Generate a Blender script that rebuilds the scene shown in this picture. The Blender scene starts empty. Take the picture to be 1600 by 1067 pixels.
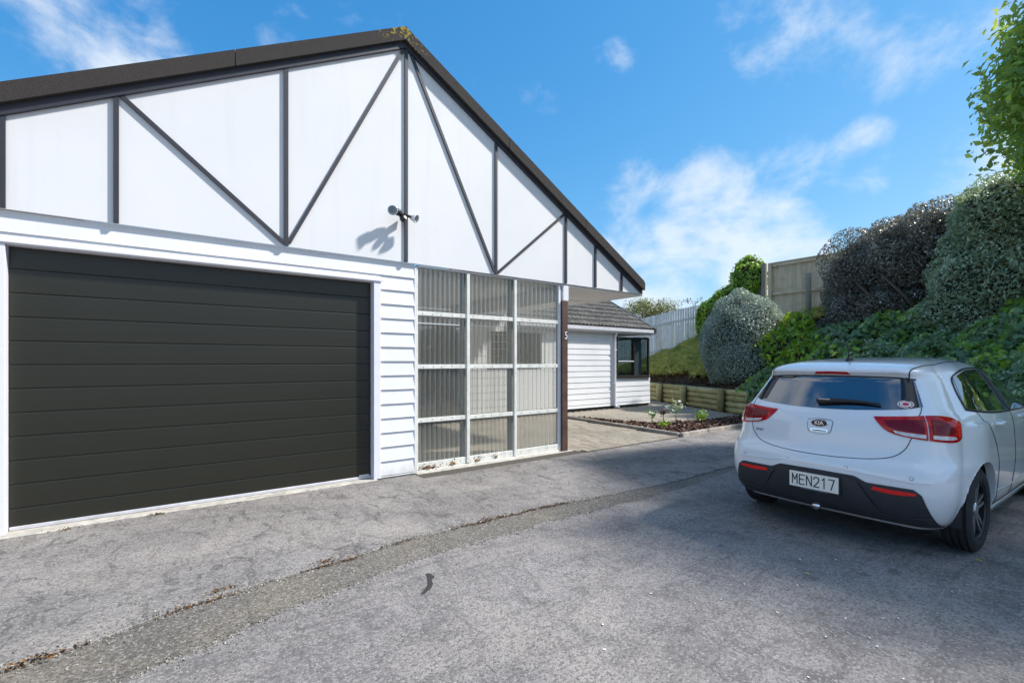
import bpy, bmesh, math, random
import numpy as np
from mathutils import Vector, noise as mnoise
from mathutils.bvhtree import BVHTree

rad = math.radians
random.seed(7)
COL = bpy.context.scene.collection
SC = bpy.context.scene

# ------------------------------------------------------------------ camera
cam = bpy.data.cameras.new('camera')
cam.sensor_width = 36.0
cam.lens = 16.695
cam.shift_y = 0.0203
cam.clip_start = 0.05
cam.clip_end = 2000
camo = bpy.data.objects.new('camera', cam)
camo.location = (0, 0, 1.4)
camo.rotation_euler = (rad(90), 0, rad(-36.65))
COL.objects.link(camo)
SC.camera = camo

# ------------------------------------------------------------------ light
SUN_AZ = 121.0      # degrees clockwise from +Y
SUN_EL = 46.0
sun = bpy.data.lights.new('sun', 'SUN')
sun.energy = 2.05
sun.angle = rad(3.0)
sun.color = (1.0, 0.955, 0.89)
suno = bpy.data.objects.new('sun', sun)
sd = Vector((math.sin(rad(SUN_AZ)) * math.cos(rad(SUN_EL)), math.cos(rad(SUN_AZ)) * math.cos(rad(SUN_EL)), math.sin(rad(SUN_EL))))
suno.rotation_euler = sd.to_track_quat('Z', 'Y').to_euler()
suno.location = (20, -10, 30)
COL.objects.link(suno)

SC.view_settings.view_transform = 'Standard'
SC.view_settings.look = 'None'
SC.view_settings.gamma = 1
SC.view_settings.exposure = 1.68
SC.view_settings.use_curve_mapping = False
SC.cycles.max_bounces = 10
SC.cycles.transparent_max_bounces = 24
SC.cycles.caustics_reflective = False
SC.cycles.caustics_refractive = False
SC.cycles.sample_clamp_indirect = 6.0


# ------------------------------------------------------------------ node helpers
def nd(nt, typ, ins=None, **props):
    n = nt.nodes.new(typ)
    for k, v in props.items():
        setattr(n, k, v)
    for k, v in (ins or {}).items():
        s = n.inputs[k]
        if isinstance(v, bpy.types.NodeSocket):
            nt.links.new(v, s)
        else:
            s.default_value = v
    return n


def out(n, i=0):
    return n.outputs[i]


def math_(nt, op, a, b=0.0, c=None, clamp=False):
    d = {0: a, 1: b}
    if c is not None:
        d[2] = c
    return out(nd(nt, 'ShaderNodeMath', d, operation=op, use_clamp=clamp))


def ramp(nt, fac, stops, interp='LINEAR'):
    r = nd(nt, 'ShaderNodeValToRGB', {0: fac})
    r.color_ramp.interpolation = interp
    els = r.color_ramp.elements
    while len(els) < len(stops):
        els.new(0.5)
    for e, (p, c) in zip(els, stops):
        e.position = p
        e.color = (c[0], c[1], c[2], 1) if not isinstance(c, (int, float)) else (c, c, c, 1)
    return out(r)


def mixc(nt, fac, a, b, mode='MIX'):
    n = nd(nt, 'ShaderNodeMix', data_type='RGBA', blend_type=mode)
    for i, v in ((0, fac), (6, a), (7, b)):
        s = n.inputs[i]
        if isinstance(v, bpy.types.NodeSocket):
            nt.links.new(v, s)
        elif i == 0:
            s.default_value = v
        else:
            s.default_value = (v[0], v[1], v[2], 1)
    return n.outputs[2]


def noise(nt, vec, scale, detail=4, rough=0.55, dist=0.0, which=0):
    d = {'Scale': scale, 'Detail': detail, 'Roughness': rough, 'Distortion': dist}
    if vec is not None:
        d['Vector'] = vec
    return nd(nt, 'ShaderNodeTexNoise', d).outputs[which]


def mapping(nt, vec, scale=(1, 1, 1), loc=(0, 0, 0), rot=(0, 0, 0)):
    return out(nd(nt, 'ShaderNodeMapping', {'Vector': vec, 'Scale': scale, 'Location': loc, 'Rotation': rot}))


def world_pos(nt):
    return nd(nt, 'ShaderNodeNewGeometry').outputs['Position']


def bump(nt, h, strength=0.3, dist=0.01):
    return out(nd(nt, 'ShaderNodeBump', {'Height': h, 'Strength': strength, 'Distance': dist}))


def mat(name):
    m = bpy.data.materials.new(name)
    m.use_nodes = True
    nt = m.node_tree
    b = nt.nodes['Principled BSDF']
    return m, nt, b


def setb(nt, b, **kw):
    for k, v in kw.items():
        k = k.replace('_', ' ')
        s = b.inputs[k]
        if isinstance(v, bpy.types.NodeSocket):
            nt.links.new(v, s)
        elif isinstance(v, tuple) and len(v) == 3:
            s.default_value = (*v, 1)
        else:
            s.default_value = v


# ------------------------------------------------------------------ world: sky with clouds
GLX, GLY = 1.7, 34.6
w = bpy.data.worlds.new('World')
SC.world = w
w.use_nodes = True
nt = w.node_tree
bg = nt.nodes['Background']
sky = nd(nt, 'ShaderNodeTexSky', sky_type='NISHITA', sun_disc=False, sun_elevation=rad(SUN_EL), sun_rotation=rad(SUN_AZ),
         altitude=0.0, air_density=1.0, dust_density=0.25, ozone_density=3.0)
srgb = nd(nt, 'ShaderNodeSeparateColor', {0: out(sky)})
# camera grading of the clear sky, the same over the whole dome
hsv = nd(nt, 'ShaderNodeCombineColor', {0: math_(nt, 'MULTIPLY', math_(nt, 'POWER', srgb.outputs[0], 1.5), 0.235),
                                        1: math_(nt, 'MULTIPLY', math_(nt, 'POWER', srgb.outputs[1], 0.785), 0.71),
                                        2: math_(nt, 'MULTIPLY', math_(nt, 'POWER', srgb.outputs[2], 0.5), 1.40)})
D = nd(nt, 'ShaderNodeTexCoord').outputs['Generated']
sep = nd(nt, 'ShaderNodeSeparateXYZ', {0: D})
den = math_(nt, 'ADD', math_(nt, 'MAXIMUM', sep.outputs[2], 0.0), 0.22)
px_ = math_(nt, 'DIVIDE', sep.outputs[0], den)
py_ = math_(nt, 'DIVIDE', sep.outputs[1], den)
P2 = out(nd(nt, 'ShaderNodeCombineXYZ', {0: px_, 1: py_, 2: 0.37}))
fb = noise(nt, mapping(nt, D, scale=(1, 1, 1.5)), 5.2, 10, 0.60, 0.25)
big = noise(nt, mapping(nt, D, loc=(GLX, GLY, 0.4), scale=(1, 1, 1.3)), 1.7, 3, 0.5)


def skydir(u, v):
    a = rad(36.65)
    S_, C_ = math.sin(a), math.cos(a)
    r, up = (u - 800) / 742, (566 - v) / 742
    d = Vector((S_ + C_ * r, C_ - S_ * r, up))
    return d.normalized()


# the cumulus bank low in the north-east and the few high wisps: direction and angular radius (degrees)
blobs = [(skydir(1110, 330), 5.5, .42), (skydir(1190, 365), 5.0, .44), (skydir(1235, 372), 4.5, .38), (skydir(1150, 300), 3.0, .26), (skydir(985, 300), 3.6, .16), (skydir(1240, 262), 3.8, .32),
         (skydir(1340, 255), 3.6, .34), (skydir(975, 380), 3.4, .2), (skydir(215, 92), 2.4, .10), (skydir(265, 95), 2.2, .12), (skydir(445, 50), 2.4, .22), (skydir(960, 95), 2.4, .10), (skydir(1008, 150), 1.8, .14),
         (skydir(1215, 105), 3.6, .22), (skydir(1300, 92), 4.2, .24), (skydir(1370, 95), 3.4, .2), (skydir(1480, 20), 4.5, .18), (skydir(1560, 240), 4.5, .2), (skydir(1190, 22), 4, .18), (skydir(1030, 455), 4, .15)]
acc = None
for d, r, amp in blobs:
    dp = out(nd(nt, 'ShaderNodeVectorMath', {0: D, 1: d}, operation='DOT_PRODUCT'), 1)
    m_ = nd(nt, 'ShaderNodeMapRange', {'Value': dp, 'From Min': math.cos(rad(r * 1.5)), 'From Max': math.cos(rad(r * 0.2)), 'To Min': 0.0, 'To Max': amp * 0.86},
            interpolation_type='SMOOTHSTEP')
    acc = out(m_) if acc is None else math_(nt, 'MAXIMUM', acc, out(m_))
# general broken cloud everywhere, thinner overhead in the blue part of the sky
gen = out(nd(nt, 'ShaderNodeMapRange', {'Value': big, 'From Min': 0.45, 'From Max': 0.64, 'To Min': 0.0, 'To Max': 0.42}))
dens = math_(nt, 'ADD', math_(nt, 'ADD', fb, acc), gen)
cm = out(nd(nt, 'ShaderNodeMapRange', {'Value': dens, 'From Min': 0.60, 'From Max': 0.94, 'To Min': 0.0, 'To Max': 1.0}, interpolation_type='SMOOTHSTEP'))
cm = math_(nt, 'MULTIPLY', cm, 0.76)
cloudcol = mixc(nt, noise(nt, D, 7.0, 5, 0.6), (2.9, 3.15, 3.45), (3.7, 3.8, 3.9))
skycol = mixc(nt, cm, out(hsv), cloudcol)
nt.links.new(skycol, bg.inputs['Color'])
bg.inputs['Strength'].default_value = 0.092

# ------------------------------------------------------------------ object helpers
ORG = {}          # object -> world origin


def link(o, parent=None, loc=(0, 0, 0)):
    COL.objects.link(o)
    L = Vector(loc)
    ORG[o] = L
    if parent is not None:
        o.parent = parent
        o.location = L - ORG[parent]
    else:
        o.location = L
    return o


def thing(name, label=None, cat=None, loc=(0, 0, 0), group=None, kind=None, rotz=0.0):
    o = bpy.data.objects.new(name, None)
    o.empty_display_size = 0.2
    link(o, None, loc)
    o.rotation_euler = (0, 0, rotz)
    return tag(o, label, cat, group, kind)


def tag(o, label=None, cat=None, group=None, kind=None):
    if label:
        o['label'] = label
    if cat:
        o['category'] = cat
    if group:
        o['group'] = group
    if kind:
        o['kind'] = kind
    return o


def mesh_data(name, verts, faces, m, smooth=False):
    me = bpy.data.meshes.new(name)
    me.from_pydata([tuple(v) for v in verts], [], faces)
    ms = m if isinstance(m, (list, tuple)) else [m]
    for x in ms:
        me.materials.append(x)
    if smooth:
        me.polygons.foreach_set('use_smooth', [True] * len(me.polygons))
    me.update()
    return me


def add(name, me, parent=None, loc=(0, 0, 0)):
    return link(bpy.data.objects.new(name, me), parent, loc)


def bm_to(name, bm, m, parent=None, loc=(0, 0, 0), smooth=False):
    bmesh.ops.recalc_face_normals(bm, faces=bm.faces)
    me = bpy.data.meshes.new(name)
    bm.to_mesh(me)
    bm.free()
    for x in (m if isinstance(m, (list, tuple)) else [m]):
        me.materials.append(x)
    if smooth:
        me.polygons.foreach_set('use_smooth', [True] * len(me.polygons))
    return add(name, me, parent, loc)


def bm_box(bm, x0, x1, y0, y1, z0, z1, bev=0.0):
    r = bmesh.ops.create_cube(bm, size=1.0)
    vs = r['verts']
    for v in vs:
        v.co = Vector((x0 + (v.co.x + .5) * (x1 - x0), y0 + (v.co.y + .5) * (y1 - y0), z0 + (v.co.z + .5) * (z1 - z0)))
    if bev:
        es = list({e for v in vs for e in v.link_edges})
        bmesh.ops.bevel(bm, geom=es, offset=bev, segments=1, affect='EDGES', profile=0.5)


def box(name, x0, x1, y0, y1, z0, z1, m, parent=None, bev=0.0, loc=(0, 0, 0)):
    bm = bmesh.new()
    bm_box(bm, x0, x1, y0, y1, z0, z1, bev)
    return bm_to(name, bm, m, parent, loc)


def prism_xz(name, pts, y0, y1, m, parent=None):
    """polygon in the XZ plane, given thickness along Y"""
    n = len(pts)
    vs = [(p[0], y0, p[1]) for p in pts] + [(p[0], y1, p[1]) for p in pts]
    fs = [list(range(n)), list(range(2 * n - 1, n - 1, -1))] + [[i, (i + 1) % n + 0, (i + 1) % n + n, i + n] for i in range(n)]
    bm = bmesh.new()
    bv = [bm.verts.new(v) for v in vs]
    for f in fs:
        bm.faces.new([bv[i] for i in f])
    return bm_to(name, bm, m, parent)


def bar(name, a, b, wid, y0, y1, m, parent=None):
    """flat batten from a to b in XZ, width wid, between depths y0..y1"""
    a, b = Vector(a), Vector(b)
    d = (b - a).normalized()
    p = Vector((-d.y, d.x)) * wid / 2
    return prism_xz(name, [a + p, b + p, b - p, a - p], y0, y1, m, parent)


def tube_bm(bm, pts, radii, seg=8, cap=True):
    pts = [Vector(p) for p in pts]
    if not isinstance(radii, (list, tuple)):
        radii = [radii] * len(pts)
    rings = []
    up = Vector((0, 0, 1))
    prev = None
    for i, p in enumerate(pts):
        t = (pts[min(i + 1, len(pts) - 1)] - pts[max(i - 1, 0)]).normalized()
        a = t.cross(up) if prev is None else prev - t * prev.dot(t)
        if a.length < 1e-4:
            a = t.cross(Vector((1, 0, 0)))
        a.normalize()
        prev = a
        b = t.cross(a)
        rings.append([bm.verts.new(p + (a * math.cos(k * math.tau / seg) + b * math.sin(k * math.tau / seg)) * radii[i]) for k in range(seg)])
    for i in range(len(rings) - 1):
        for k in range(seg):
            bm.faces.new((rings[i][k], rings[i][(k + 1) % seg], rings[i + 1][(k + 1) % seg], rings[i + 1][k]))
    if cap:
        bm.faces.new(rings[0][::-1])
        bm.faces.new(rings[-1])


def tube(name, pts, radii, m, parent=None, seg=8, loc=(0, 0, 0)):
    bm = bmesh.new()
    tube_bm(bm, pts, radii, seg)
    return bm_to(name, bm, m, parent, loc, smooth=True)


def lathe(name, prof, m, parent=None, axis='Z', seg=24, loc=(0, 0, 0), smooth=True, cap=True):
    """prof: (radius, height) pairs"""
    bm = bmesh.new()
    rings = []
    for r, h in prof:
        ring = []
        for k in range(seg):
            a = k * math.tau / seg
            c, s = r * math.cos(a), r * math.sin(a)
            ring.append(bm.verts.new({'Z': (c, s, h), 'Y': (c, h, s), 'X': (h, c, s)}[axis]))
        rings.append(ring)
    for i in range(len(rings) - 1):
        for k in range(seg):
            bm.faces.new((rings[i][k], rings[i][(k + 1) % seg], rings[i + 1][(k + 1) % seg], rings[i + 1][k]))
    if cap and prof[0][0] > 1e-5:
        bm.faces.new(rings[0][::-1])
    if cap and prof[-1][0] > 1e-5:
        bm.faces.new(rings[-1])
    bmesh.ops.remove_doubles(bm, verts=bm.verts, dist=1e-6)
    return bm_to(name, bm, m, parent, loc, smooth)


def text_mesh(name, body, size, m, parent, extrude=0.002, font_off=0.0, sx=1.0):
    """lettering as a mesh in the XY plane, centred"""
    cu = bpy.data.curves.new(name, 'FONT')
    cu.body = body
    cu.size = size
    cu.extrude = extrude
    cu.offset = font_off
    cu.align_x = 'CENTER'
    cu.align_y = 'CENTER'
    tmp = bpy.data.objects.new('tmp', cu)
    COL.objects.link(tmp)
    dg = bpy.context.evaluated_depsgraph_get()
    me = bpy.data.meshes.new_from_object(tmp.evaluated_get(dg))
    bpy.data.objects.remove(tmp)
    me.materials.clear()
    me.materials.append(m)
    for v in me.vertices:
        v.co.x *= sx
    o = bpy.data.objects.new(name, me)
    COL.objects.link(o)
    o.parent = parent
    ORG[o] = Vector((0, 0, 0))
    return o


# ------------------------------------------------------------------ materials
def m_simple(name, col, rough=0.5, metal=0.0, spec=0.5, var=0.0, vscale=3.0, bmp=0.0, bscale=60.0, coat=0.0):
    m, nt, b = mat(name)
    setb(nt, b, Base_Color=col, Roughness=rough, Metallic=metal, Specular_IOR_Level=spec, Coat_Weight=coat)
    if var or bmp:
        p = world_pos(nt)
    if var:
        f = noise(nt, p, vscale, 5, 0.6)
        c = mixc(nt, ramp(nt, f, [(0.3, 0.0), (0.7, 1.0)]), tuple(x * (1 - var) for x in col), tuple(min(1, x * (1 + var)) for x in col))
        setb(nt, b, Base_Color=c)
    if bmp:
        setb(nt, b, Normal=bump(nt, noise(nt, p, bscale, 3, 0.6), bmp, 0.004))
    return m


def m_painted_board():
    m, nt, b = mat('white_weatherboard_paint')
    p = world_pos(nt)
    g = noise(nt, mapping(nt, p, scale=(95, 95, 2.2)), 1.0, 3, 0.6)          # rough-sawn vertical face
    d = noise(nt, p, 1.3, 6, 0.65)
    c = mixc(nt, ramp(nt, d, [(0.35, 0.0), (0.75, 1.0)]), (0.80, 0.81, 0.83), (0.70, 0.71, 0.74))
    c = mixc(nt, ramp(nt, g, [(0.55, 0.0), (0.78, 0.4)]), c, (0.62, 0.63, 0.66))
    sp = nd(nt, 'ShaderNodeSeparateXYZ', {0: p})
    lowm = out(nd(nt, 'ShaderNodeMapRange', {'Value': math_(nt, 'ADD', sp.outputs[2], math_(nt, 'MULTIPLY', noise(nt, p, 9, 5, 0.7), 0.25)), 'From Min': 0.26, 'From Max': 0.10}))
    c = mixc(nt, math_(nt, 'MULTIPLY', lowm, 0.55), c, (0.36, 0.34, 0.30))    # splash dirt at the foot of the wall
    setb(nt, b, Base_Color=c, Roughness=0.55, Specular_IOR_Level=0.35, Normal=bump(nt, g, 0.35, 0.004))
    return m


def m_gable():
    m, nt, b = mat('white_gable_sheet')
    p = world_pos(nt)
    d = noise(nt, p, 0.9, 5, 0.6)
    c = mixc(nt, ramp(nt, d, [(0.3, 0.0), (0.7, 1.0)]), (0.79, 0.79, 0.80), (0.74, 0.745, 0.75))
    st = noise(nt, mapping(nt, p, scale=(7, 7, 0.5)), 1.0, 4, 0.6)
    c = mixc(nt, ramp(nt, st, [(0.55, 0.0), (0.8, 0.34)]), c, (0.62, 0.64, 0.62))
    setb(nt, b, Base_Color=c, Roughness=0.6, Specular_IOR_Level=0.3, Normal=bump(nt, noise(nt, p, 120, 3, 0.6), 0.08, 0.002))
    return m


def m_verge():
    m, nt, b = mat('bitumen_verge_capping')
    p = world_pos(nt)
    g = noise(nt, p, 170, 3, 0.7)
    c = mixc(nt, ramp(nt, g, [(0.3, 0.0), (0.75, 1.0)]), (0.020, 0.018, 0.018), (0.095, 0.084, 0.078))
    # lichen round the apex
    dist = out(nd(nt, 'ShaderNodeVectorMath', {0: p, 1: (2.40, 5.35, 5.50)}, operation='DISTANCE'), 1)
    near = out(nd(nt, 'ShaderNodeMapRange', {'Value': dist, 'From Min': 0.85, 'From Max': 0.05, 'To Min': -0.12, 'To Max': 0.17}))
    n2 = noise(nt, p, 26, 5, 0.7)
    lm = ramp(nt, math_(nt, 'ADD', n2, near), [(0.66, 0.0), (0.72, 1.0)])
    c = mixc(nt, lm, c, (0.33, 0.26, 0.04))
    n3 = noise(nt, p, 34, 4, 0.7)
    c = mixc(nt, ramp(nt, n3, [(0.70, 0.0), (0.76, 0.7)]), c, (0.30, 0.30, 0.27))
    setb(nt, b, Base_Color=c, Roughness=0.9, Specular_IOR_Level=0.2, Normal=bump(nt, g, 0.7, 0.006))
    return m


def m_door():
    m, nt, b = mat('dark_olive_door_steel')
    p = world_pos(nt)
    g = noise(nt, mapping(nt, p, scale=(60, 60, 160)), 1.0, 3, 0.6)
    d = noise(nt, p, 2.2, 5, 0.6)
    c = mixc(nt, d, (0.013, 0.0135, 0.008), (0.019, 0.0195, 0.0125))
    sp = noise(nt, p, 220, 2, 0.5)
    c = mixc(nt, ramp(nt, sp, [(0.76, 0.0), (0.80, 0.45)]), c, (0.12, 0.11, 0.10))
    setb(nt, b, Base_Color=c, Roughness=0.36, Specular_IOR_Level=0.5, Normal=bump(nt, g, 0.20, 0.003))
    return m


def m_asphalt(name, base, dark, streak_rot, patch=0.5, pebble=0.5, sand=0.0, cracks=0.0, oil=None):
    m, nt, b = mat(name)
    p = world_pos(nt)
    v = nd(nt, 'ShaderNodeTexVoronoi', {'Vector': p, 'Scale': 100.0, 'Randomness': 1.0})
    spk = nd(nt, 'ShaderNodeSeparateColor', {0: v.outputs['Color']}).outputs[0]
    fine = noise(nt, p, 210, 3, 0.7)
    big1 = noise(nt, p, 0.55, 5, 0.6, 0.6)
    med = noise(nt, p, 3.2, 6, 0.68, 0.8)
    st = noise(nt, mapping(nt, p, scale=(0.9, 6.5, 1), rot=(0, 0, streak_rot)), 1.6, 6, 0.72, 1.2)
    c = mixc(nt, ramp(nt, big1, [(0.32, 0.0), (0.68, 1.0)]), base, tuple(x * 0.58 for x in base))
    c = mixc(nt, math_(nt, 'MULTIPLY', ramp(nt, med, [(0.50, 0.0), (0.64, 1.0)]), patch), c, dark)
    c = mixc(nt, math_(nt, 'MULTIPLY', ramp(nt, st, [(0.50, 0.0), (0.66, 1.0)]), patch * 1.1, clamp=True), c, dark)
    if sand:
        sn = noise(nt, mapping(nt, p, loc=(5, 9, 0)), 0.9, 5, 0.62, 0.5)
        c = mixc(nt, math_(nt, 'MULTIPLY', ramp(nt, sn, [(0.50, 0.0), (0.62, 1.0)]), sand), c, (0.30, 0.255, 0.19))
    if cracks:
        wv = out(nd(nt, 'ShaderNodeVectorMath', {0: p, 1: out(nd(nt, 'ShaderNodeVectorMath', {0: noise(nt, p, 2.2, 4, .6, which=1), 1: (0.5, 0.5, 0.5)}, operation='MULTIPLY'))}, operation='ADD'))
        ve = nd(nt, 'ShaderNodeTexVoronoi', {'Vector': wv, 'Scale': 0.75}, feature='DISTANCE_TO_EDGE')
        ln = ramp(nt, ve.outputs['Distance'], [(0.0, 1.0), (0.010, 0.0)])
        lm = ramp(nt, noise(nt, mapping(nt, p, loc=(2, 8, 0)), 0.7, 4, .6), [(0.48, 0.0), (0.56, 1.0)])
        c = mixc(nt, math_(nt, 'MULTIPLY', math_(nt, 'MULTIPLY', ln, lm), cracks), c, (0.05, 0.046, 0.04))
        sc = noise(nt, mapping(nt, p, scale=(2.2, 0.8, 1), rot=(0, 0, rad(-28))), 2.4, 8, 0.78, 1.8)
        c = mixc(nt, ramp(nt, sc, [(0.53, 0.0), (0.585, cracks)]), c, dark)
        pl = noise(nt, mapping(nt, p, loc=(7, 3, 0)), 1.1, 5, .6, .4)
        c = mixc(nt, ramp(nt, pl, [(0.50, 0.0), (0.68, 0.6)]), c, (0.44, 0.395, 0.35))
    # oil drips
    for ox, oy, orad in (oil or ()):
        dd = out(nd(nt, 'ShaderNodeVectorMath', {0: p, 1: (ox, oy, 0)}, operation='DISTANCE'), 1)
        om = ramp(nt, math_(nt, 'ADD', math_(nt, 'DIVIDE', dd, orad), math_(nt, 'MULTIPLY', noise(nt, p, 16, 4, .7), 1.1)), [(0.80, 0.55), (1.75, 0.0)])
        c = mixc(nt, om, c, (0.035, 0.033, 0.034))
    # aggregate: dark binder between lighter stones
    c = mixc(nt, ramp(nt, spk, [(0.0, 0.80), (0.50, 0.0)]), c, tuple(x * 0.30 for x in base))
    c = mixc(nt, ramp(nt, spk, [(0.76, 0.0), (0.97, pebble)]), c, (0.42, 0.40, 0.38))
    c = mixc(nt, ramp(nt, fine, [(0.30, 0.55), (0.55, 0.0)]), c, tuple(x * 0.30 for x in base))
    h = math_(nt, 'ADD', math_(nt, 'MULTIPLY', v.outputs['Distance'], -0.7), math_(nt, 'MULTIPLY', fine, 0.8))
    setb(nt, b, Base_Color=c, Roughness=0.88, Specular_IOR_Level=0.25, Normal=bump(nt, h, 0.55, 0.008))
    return m


def m_objrand(name, stops, rough=0.85, spec=0.25, grain=None, bmp=0.3, bscale=60.0, stain=None):
    m, nt, b = mat(name)
    p = world_pos(nt)
    r = nd(nt, 'ShaderNodeObjectInfo').outputs['Random']
    n = noise(nt, p, bscale * 0.12, 5, 0.65)
    f = math_(nt, 'ADD', math_(nt, 'MULTIPLY', r, 0.6), math_(nt, 'MULTIPLY', n, 0.4))
    c = ramp(nt, f, stops)
    g = noise(nt, mapping(nt, p, scale=grain) if grain else p, 1.0 if grain else bscale, 4, 0.65)
    c = mixc(nt, ramp(nt, g, [(0.35, 0.35), (0.62, 0.0)]), c, tuple(x * 0.45 for x in stops[0][1]))
    if stain:
        c = mixc(nt, math_(nt, 'MULTIPLY', ramp(nt, noise(nt, p, stain[1], 5, 0.65), [(0.48, 0.0), (0.68, 1.0)]), stain[2]), c, stain[0])
    setb(nt, b, Base_Color=c, Roughness=rough, Specular_IOR_Level=spec, Normal=bump(nt, g, bmp, 0.006))
    return m


def m_leaf(name, stops, rough=0.5, trans=0.3, spec=0.4, tcol=None, clump=2.6):
    m, nt, b = mat(name)
    a = nd(nt, 'ShaderNodeAttribute', attribute_name='rnd').outputs['Fac']
    cl = noise(nt, world_pos(nt), clump, 3, 0.6)
    c = ramp(nt, math_(nt, 'ADD', a, math_(nt, 'MULTIPLY', math_(nt, 'SUBTRACT', cl, 0.5), 1.1), clamp=True), stops)
    setb(nt, b, Base_Color=c, Roughness=rough, Specular_IOR_Level=spec)
    tr = nd(nt, 'ShaderNodeBsdfTranslucent', {'Color': mixc(nt, 0.5, c, tcol or (0.25, 0.35, 0.04))})
    mx = nd(nt, 'ShaderNodeMixShader', {0: trans, 1: out(b), 2: out(tr)})
    nt.links.new(out(mx), nt.nodes['Material Output'].inputs['Surface'])
    return m


M = {}
M['board'] = m_painted_board()
M['gable'] = m_gable()
M['trim'] = m_simple('charcoal_trim_paint', (0.034, 0.034, 0.045), 0.5, var=0.12, vscale=5, bmp=0.1)
M['verge'] = m_verge()
M['door'] = m_door()
M['white'] = m_simple('white_gloss_paint', (0.80, 0.80, 0.82), 0.4, var=0.05, vscale=4)
M['jamb'] = m_simple('white_jamb_paint', (0.78, 0.78, 0.84), 0.45, var=0.04, vscale=6)
M['alu'] = m_simple('aluminium_strip', (0.62, 0.62, 0.66), 0.45, metal=0.3, var=0.15, vscale=8)
M['rubber'] = m_simple('black_rubber', (0.02, 0.02, 0.02), 0.8)
M['concrete'] = m_simple('pale_concrete', (0.46, 0.43, 0.38), 0.9, spec=0.2, var=0.28, vscale=9, bmp=0.5, bscale=120)
M['kerbc'] = m_simple('kerb_concrete', (0.34, 0.31, 0.27), 0.9, spec=0.2, var=0.35, vscale=7, bmp=0.5, bscale=110)
M['screenpaint'] = m_simple('cream_white_rail_paint', (0.74, 0.74, 0.69), 0.5, var=0.14, vscale=10)
M['screw'] = m_simple('rusty_screw', (0.06, 0.045, 0.035), 0.7)
M['brownpost'] = m_simple('brown_stained_timber', (0.085, 0.045, 0.035), 0.6, var=0.3, vscale=6, bmp=0.3, bscale=50)
M['soffit'] = m_simple('grey_white_soffit_sheet', (0.84, 0.84, 0.85), 0.65, var=0.06, vscale=2)
M['frame'] = m_simple('bronze_window_frame', (0.028, 0.024, 0.022), 0.4)
M['plinth'] = m_simple('dark_plinth', (0.06, 0.058, 0.055), 0.9, var=0.4, vscale=6, bmp=0.4)
M['gutter'] = m_simple('off_white_gutter_paint', (0.70, 0.71, 0.75), 0.4, var=0.08, vscale=5)
M['black'] = m_simple('black_plastic', (0.018, 0.018, 0.02), 0.45)
M['dark'] = m_simple('dark_room', (0.05, 0.045, 0.04), 0.8)
M['curtain'] = m_simple('grey_blue_curtain', (0.17, 0.20, 0.235), 0.9, var=0.15, vscale=12)

M['asphalt'] = m_asphalt('main_driveway_asphalt', (0.345, 0.318, 0.308), (0.092, 0.087, 0.088), rad(-35), patch=0.45, pebble=0.55, cracks=0.45, oil=((3.95, 1.02, .13), (3.75, 1.12, .09), (4.25, 1.25, .16), (4.1, 1.75, .12), (3.45, 1.95, .07), (4.5, 1.0, .12)))
M['apron'] = m_asphalt('old_apron_asphalt', (0.365, 0.340, 0.325), (0.100, 0.093, 0.090), rad(25), patch=0.40, pebble=0.6, cracks=0.85)
M['channel'] = m_asphalt('channel_asphalt', (0.225, 0.204, 0.178), (0.095, 0.088, 0.078), rad(5), patch=0.3, pebble=0.62, sand=0.45)
M['paver'] = m_objrand('concrete_paver', [(0.1, (0.27, 0.235, 0.185)), (0.5, (0.35, 0.31, 0.25)), (0.9, (0.42, 0.375, 0.305))], bscale=90, stain=((0.16, 0.15, 0.13), 0.8, 0.45))
M['sand'] = m_simple('joint_sand', (0.075, 0.066, 0.055), 0.95, var=0.4, vscale=20)
M['log'] = m_objrand('mossy_log', [(0.1, (0.362, 0.304, 0.134)), (0.5, (0.509, 0.448, 0.206)), (0.9, (0.678, 0.606, 0.340))], grain=(4, 4, 30), bmp=0.4, stain=((0.121, 0.158, 0.048), 3.0, 0.55))
M['paling'] = m_objrand('weathered_white_paling', [(0.1, (0.620, 0.606, 0.576)), (0.5, (0.828, 0.813, 0.783)), (0.9, (0.900, 0.900, 0.900))], grain=(60, 60, 3), bmp=0.3, stain=((0.370, 0.340, 0.296), 1.6, 0.4))
M['rawfence'] = m_objrand('raw_pine_board', [(0.1, (0.58, 0.44, 0.28)), (0.5, (0.70, 0.56, 0.38)), (0.9, (0.78, 0.65, 0.46))], grain=(45, 45, 2.5), bmp=0.3, stain=((0.34, 0.24, 0.14), 3.5, 0.45))
M['greypost'] = m_objrand('grey_fence_post', [(0.1, (0.208, 0.195, 0.156)), (0.9, (0.351, 0.325, 0.260))], grain=(40, 40, 3), bmp=0.4)
M['tile'] = m_objrand('concrete_roof_tile', [(0.1, (0.094, 0.088, 0.083)), (0.5, (0.144, 0.135, 0.125)), (0.9, (0.213, 0.200, 0.181))], bscale=80, stain=((0.325, 0.312, 0.237), 9.0, 0.6))
M['bark'] = m_leaf('bark_chip', [(0.0, (0.041, 0.022, 0.015)), (0.45, (0.115, 0.063, 0.046)), (0.8, (0.216, 0.135, 0.101)), (1.0, (0.446, 0.338, 0.257))], 0.85, 0.0, 0.2)
M['soil'] = m_simple('dark_soil', (0.045, 0.032, 0.022), 0.95, var=0.5, vscale=10, bmp=0.8, bscale=35)
M['farland'] = m_simple('far_ground', (0.10, 0.11, 0.06), 0.95, var=0.4, vscale=0.4)
M['trunk'] = m_simple('bark_trunk', (0.10, 0.075, 0.055), 0.9, var=0.4, vscale=14, bmp=0.7, bscale=40)
M['twigcore'] = m_simple('dark_twig_core', (0.040, 0.036, 0.026), 0.95, var=0.5, vscale=14, bmp=1.0, bscale=22)  # brown of the solid shrub cores, inner shade put into the colour
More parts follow.
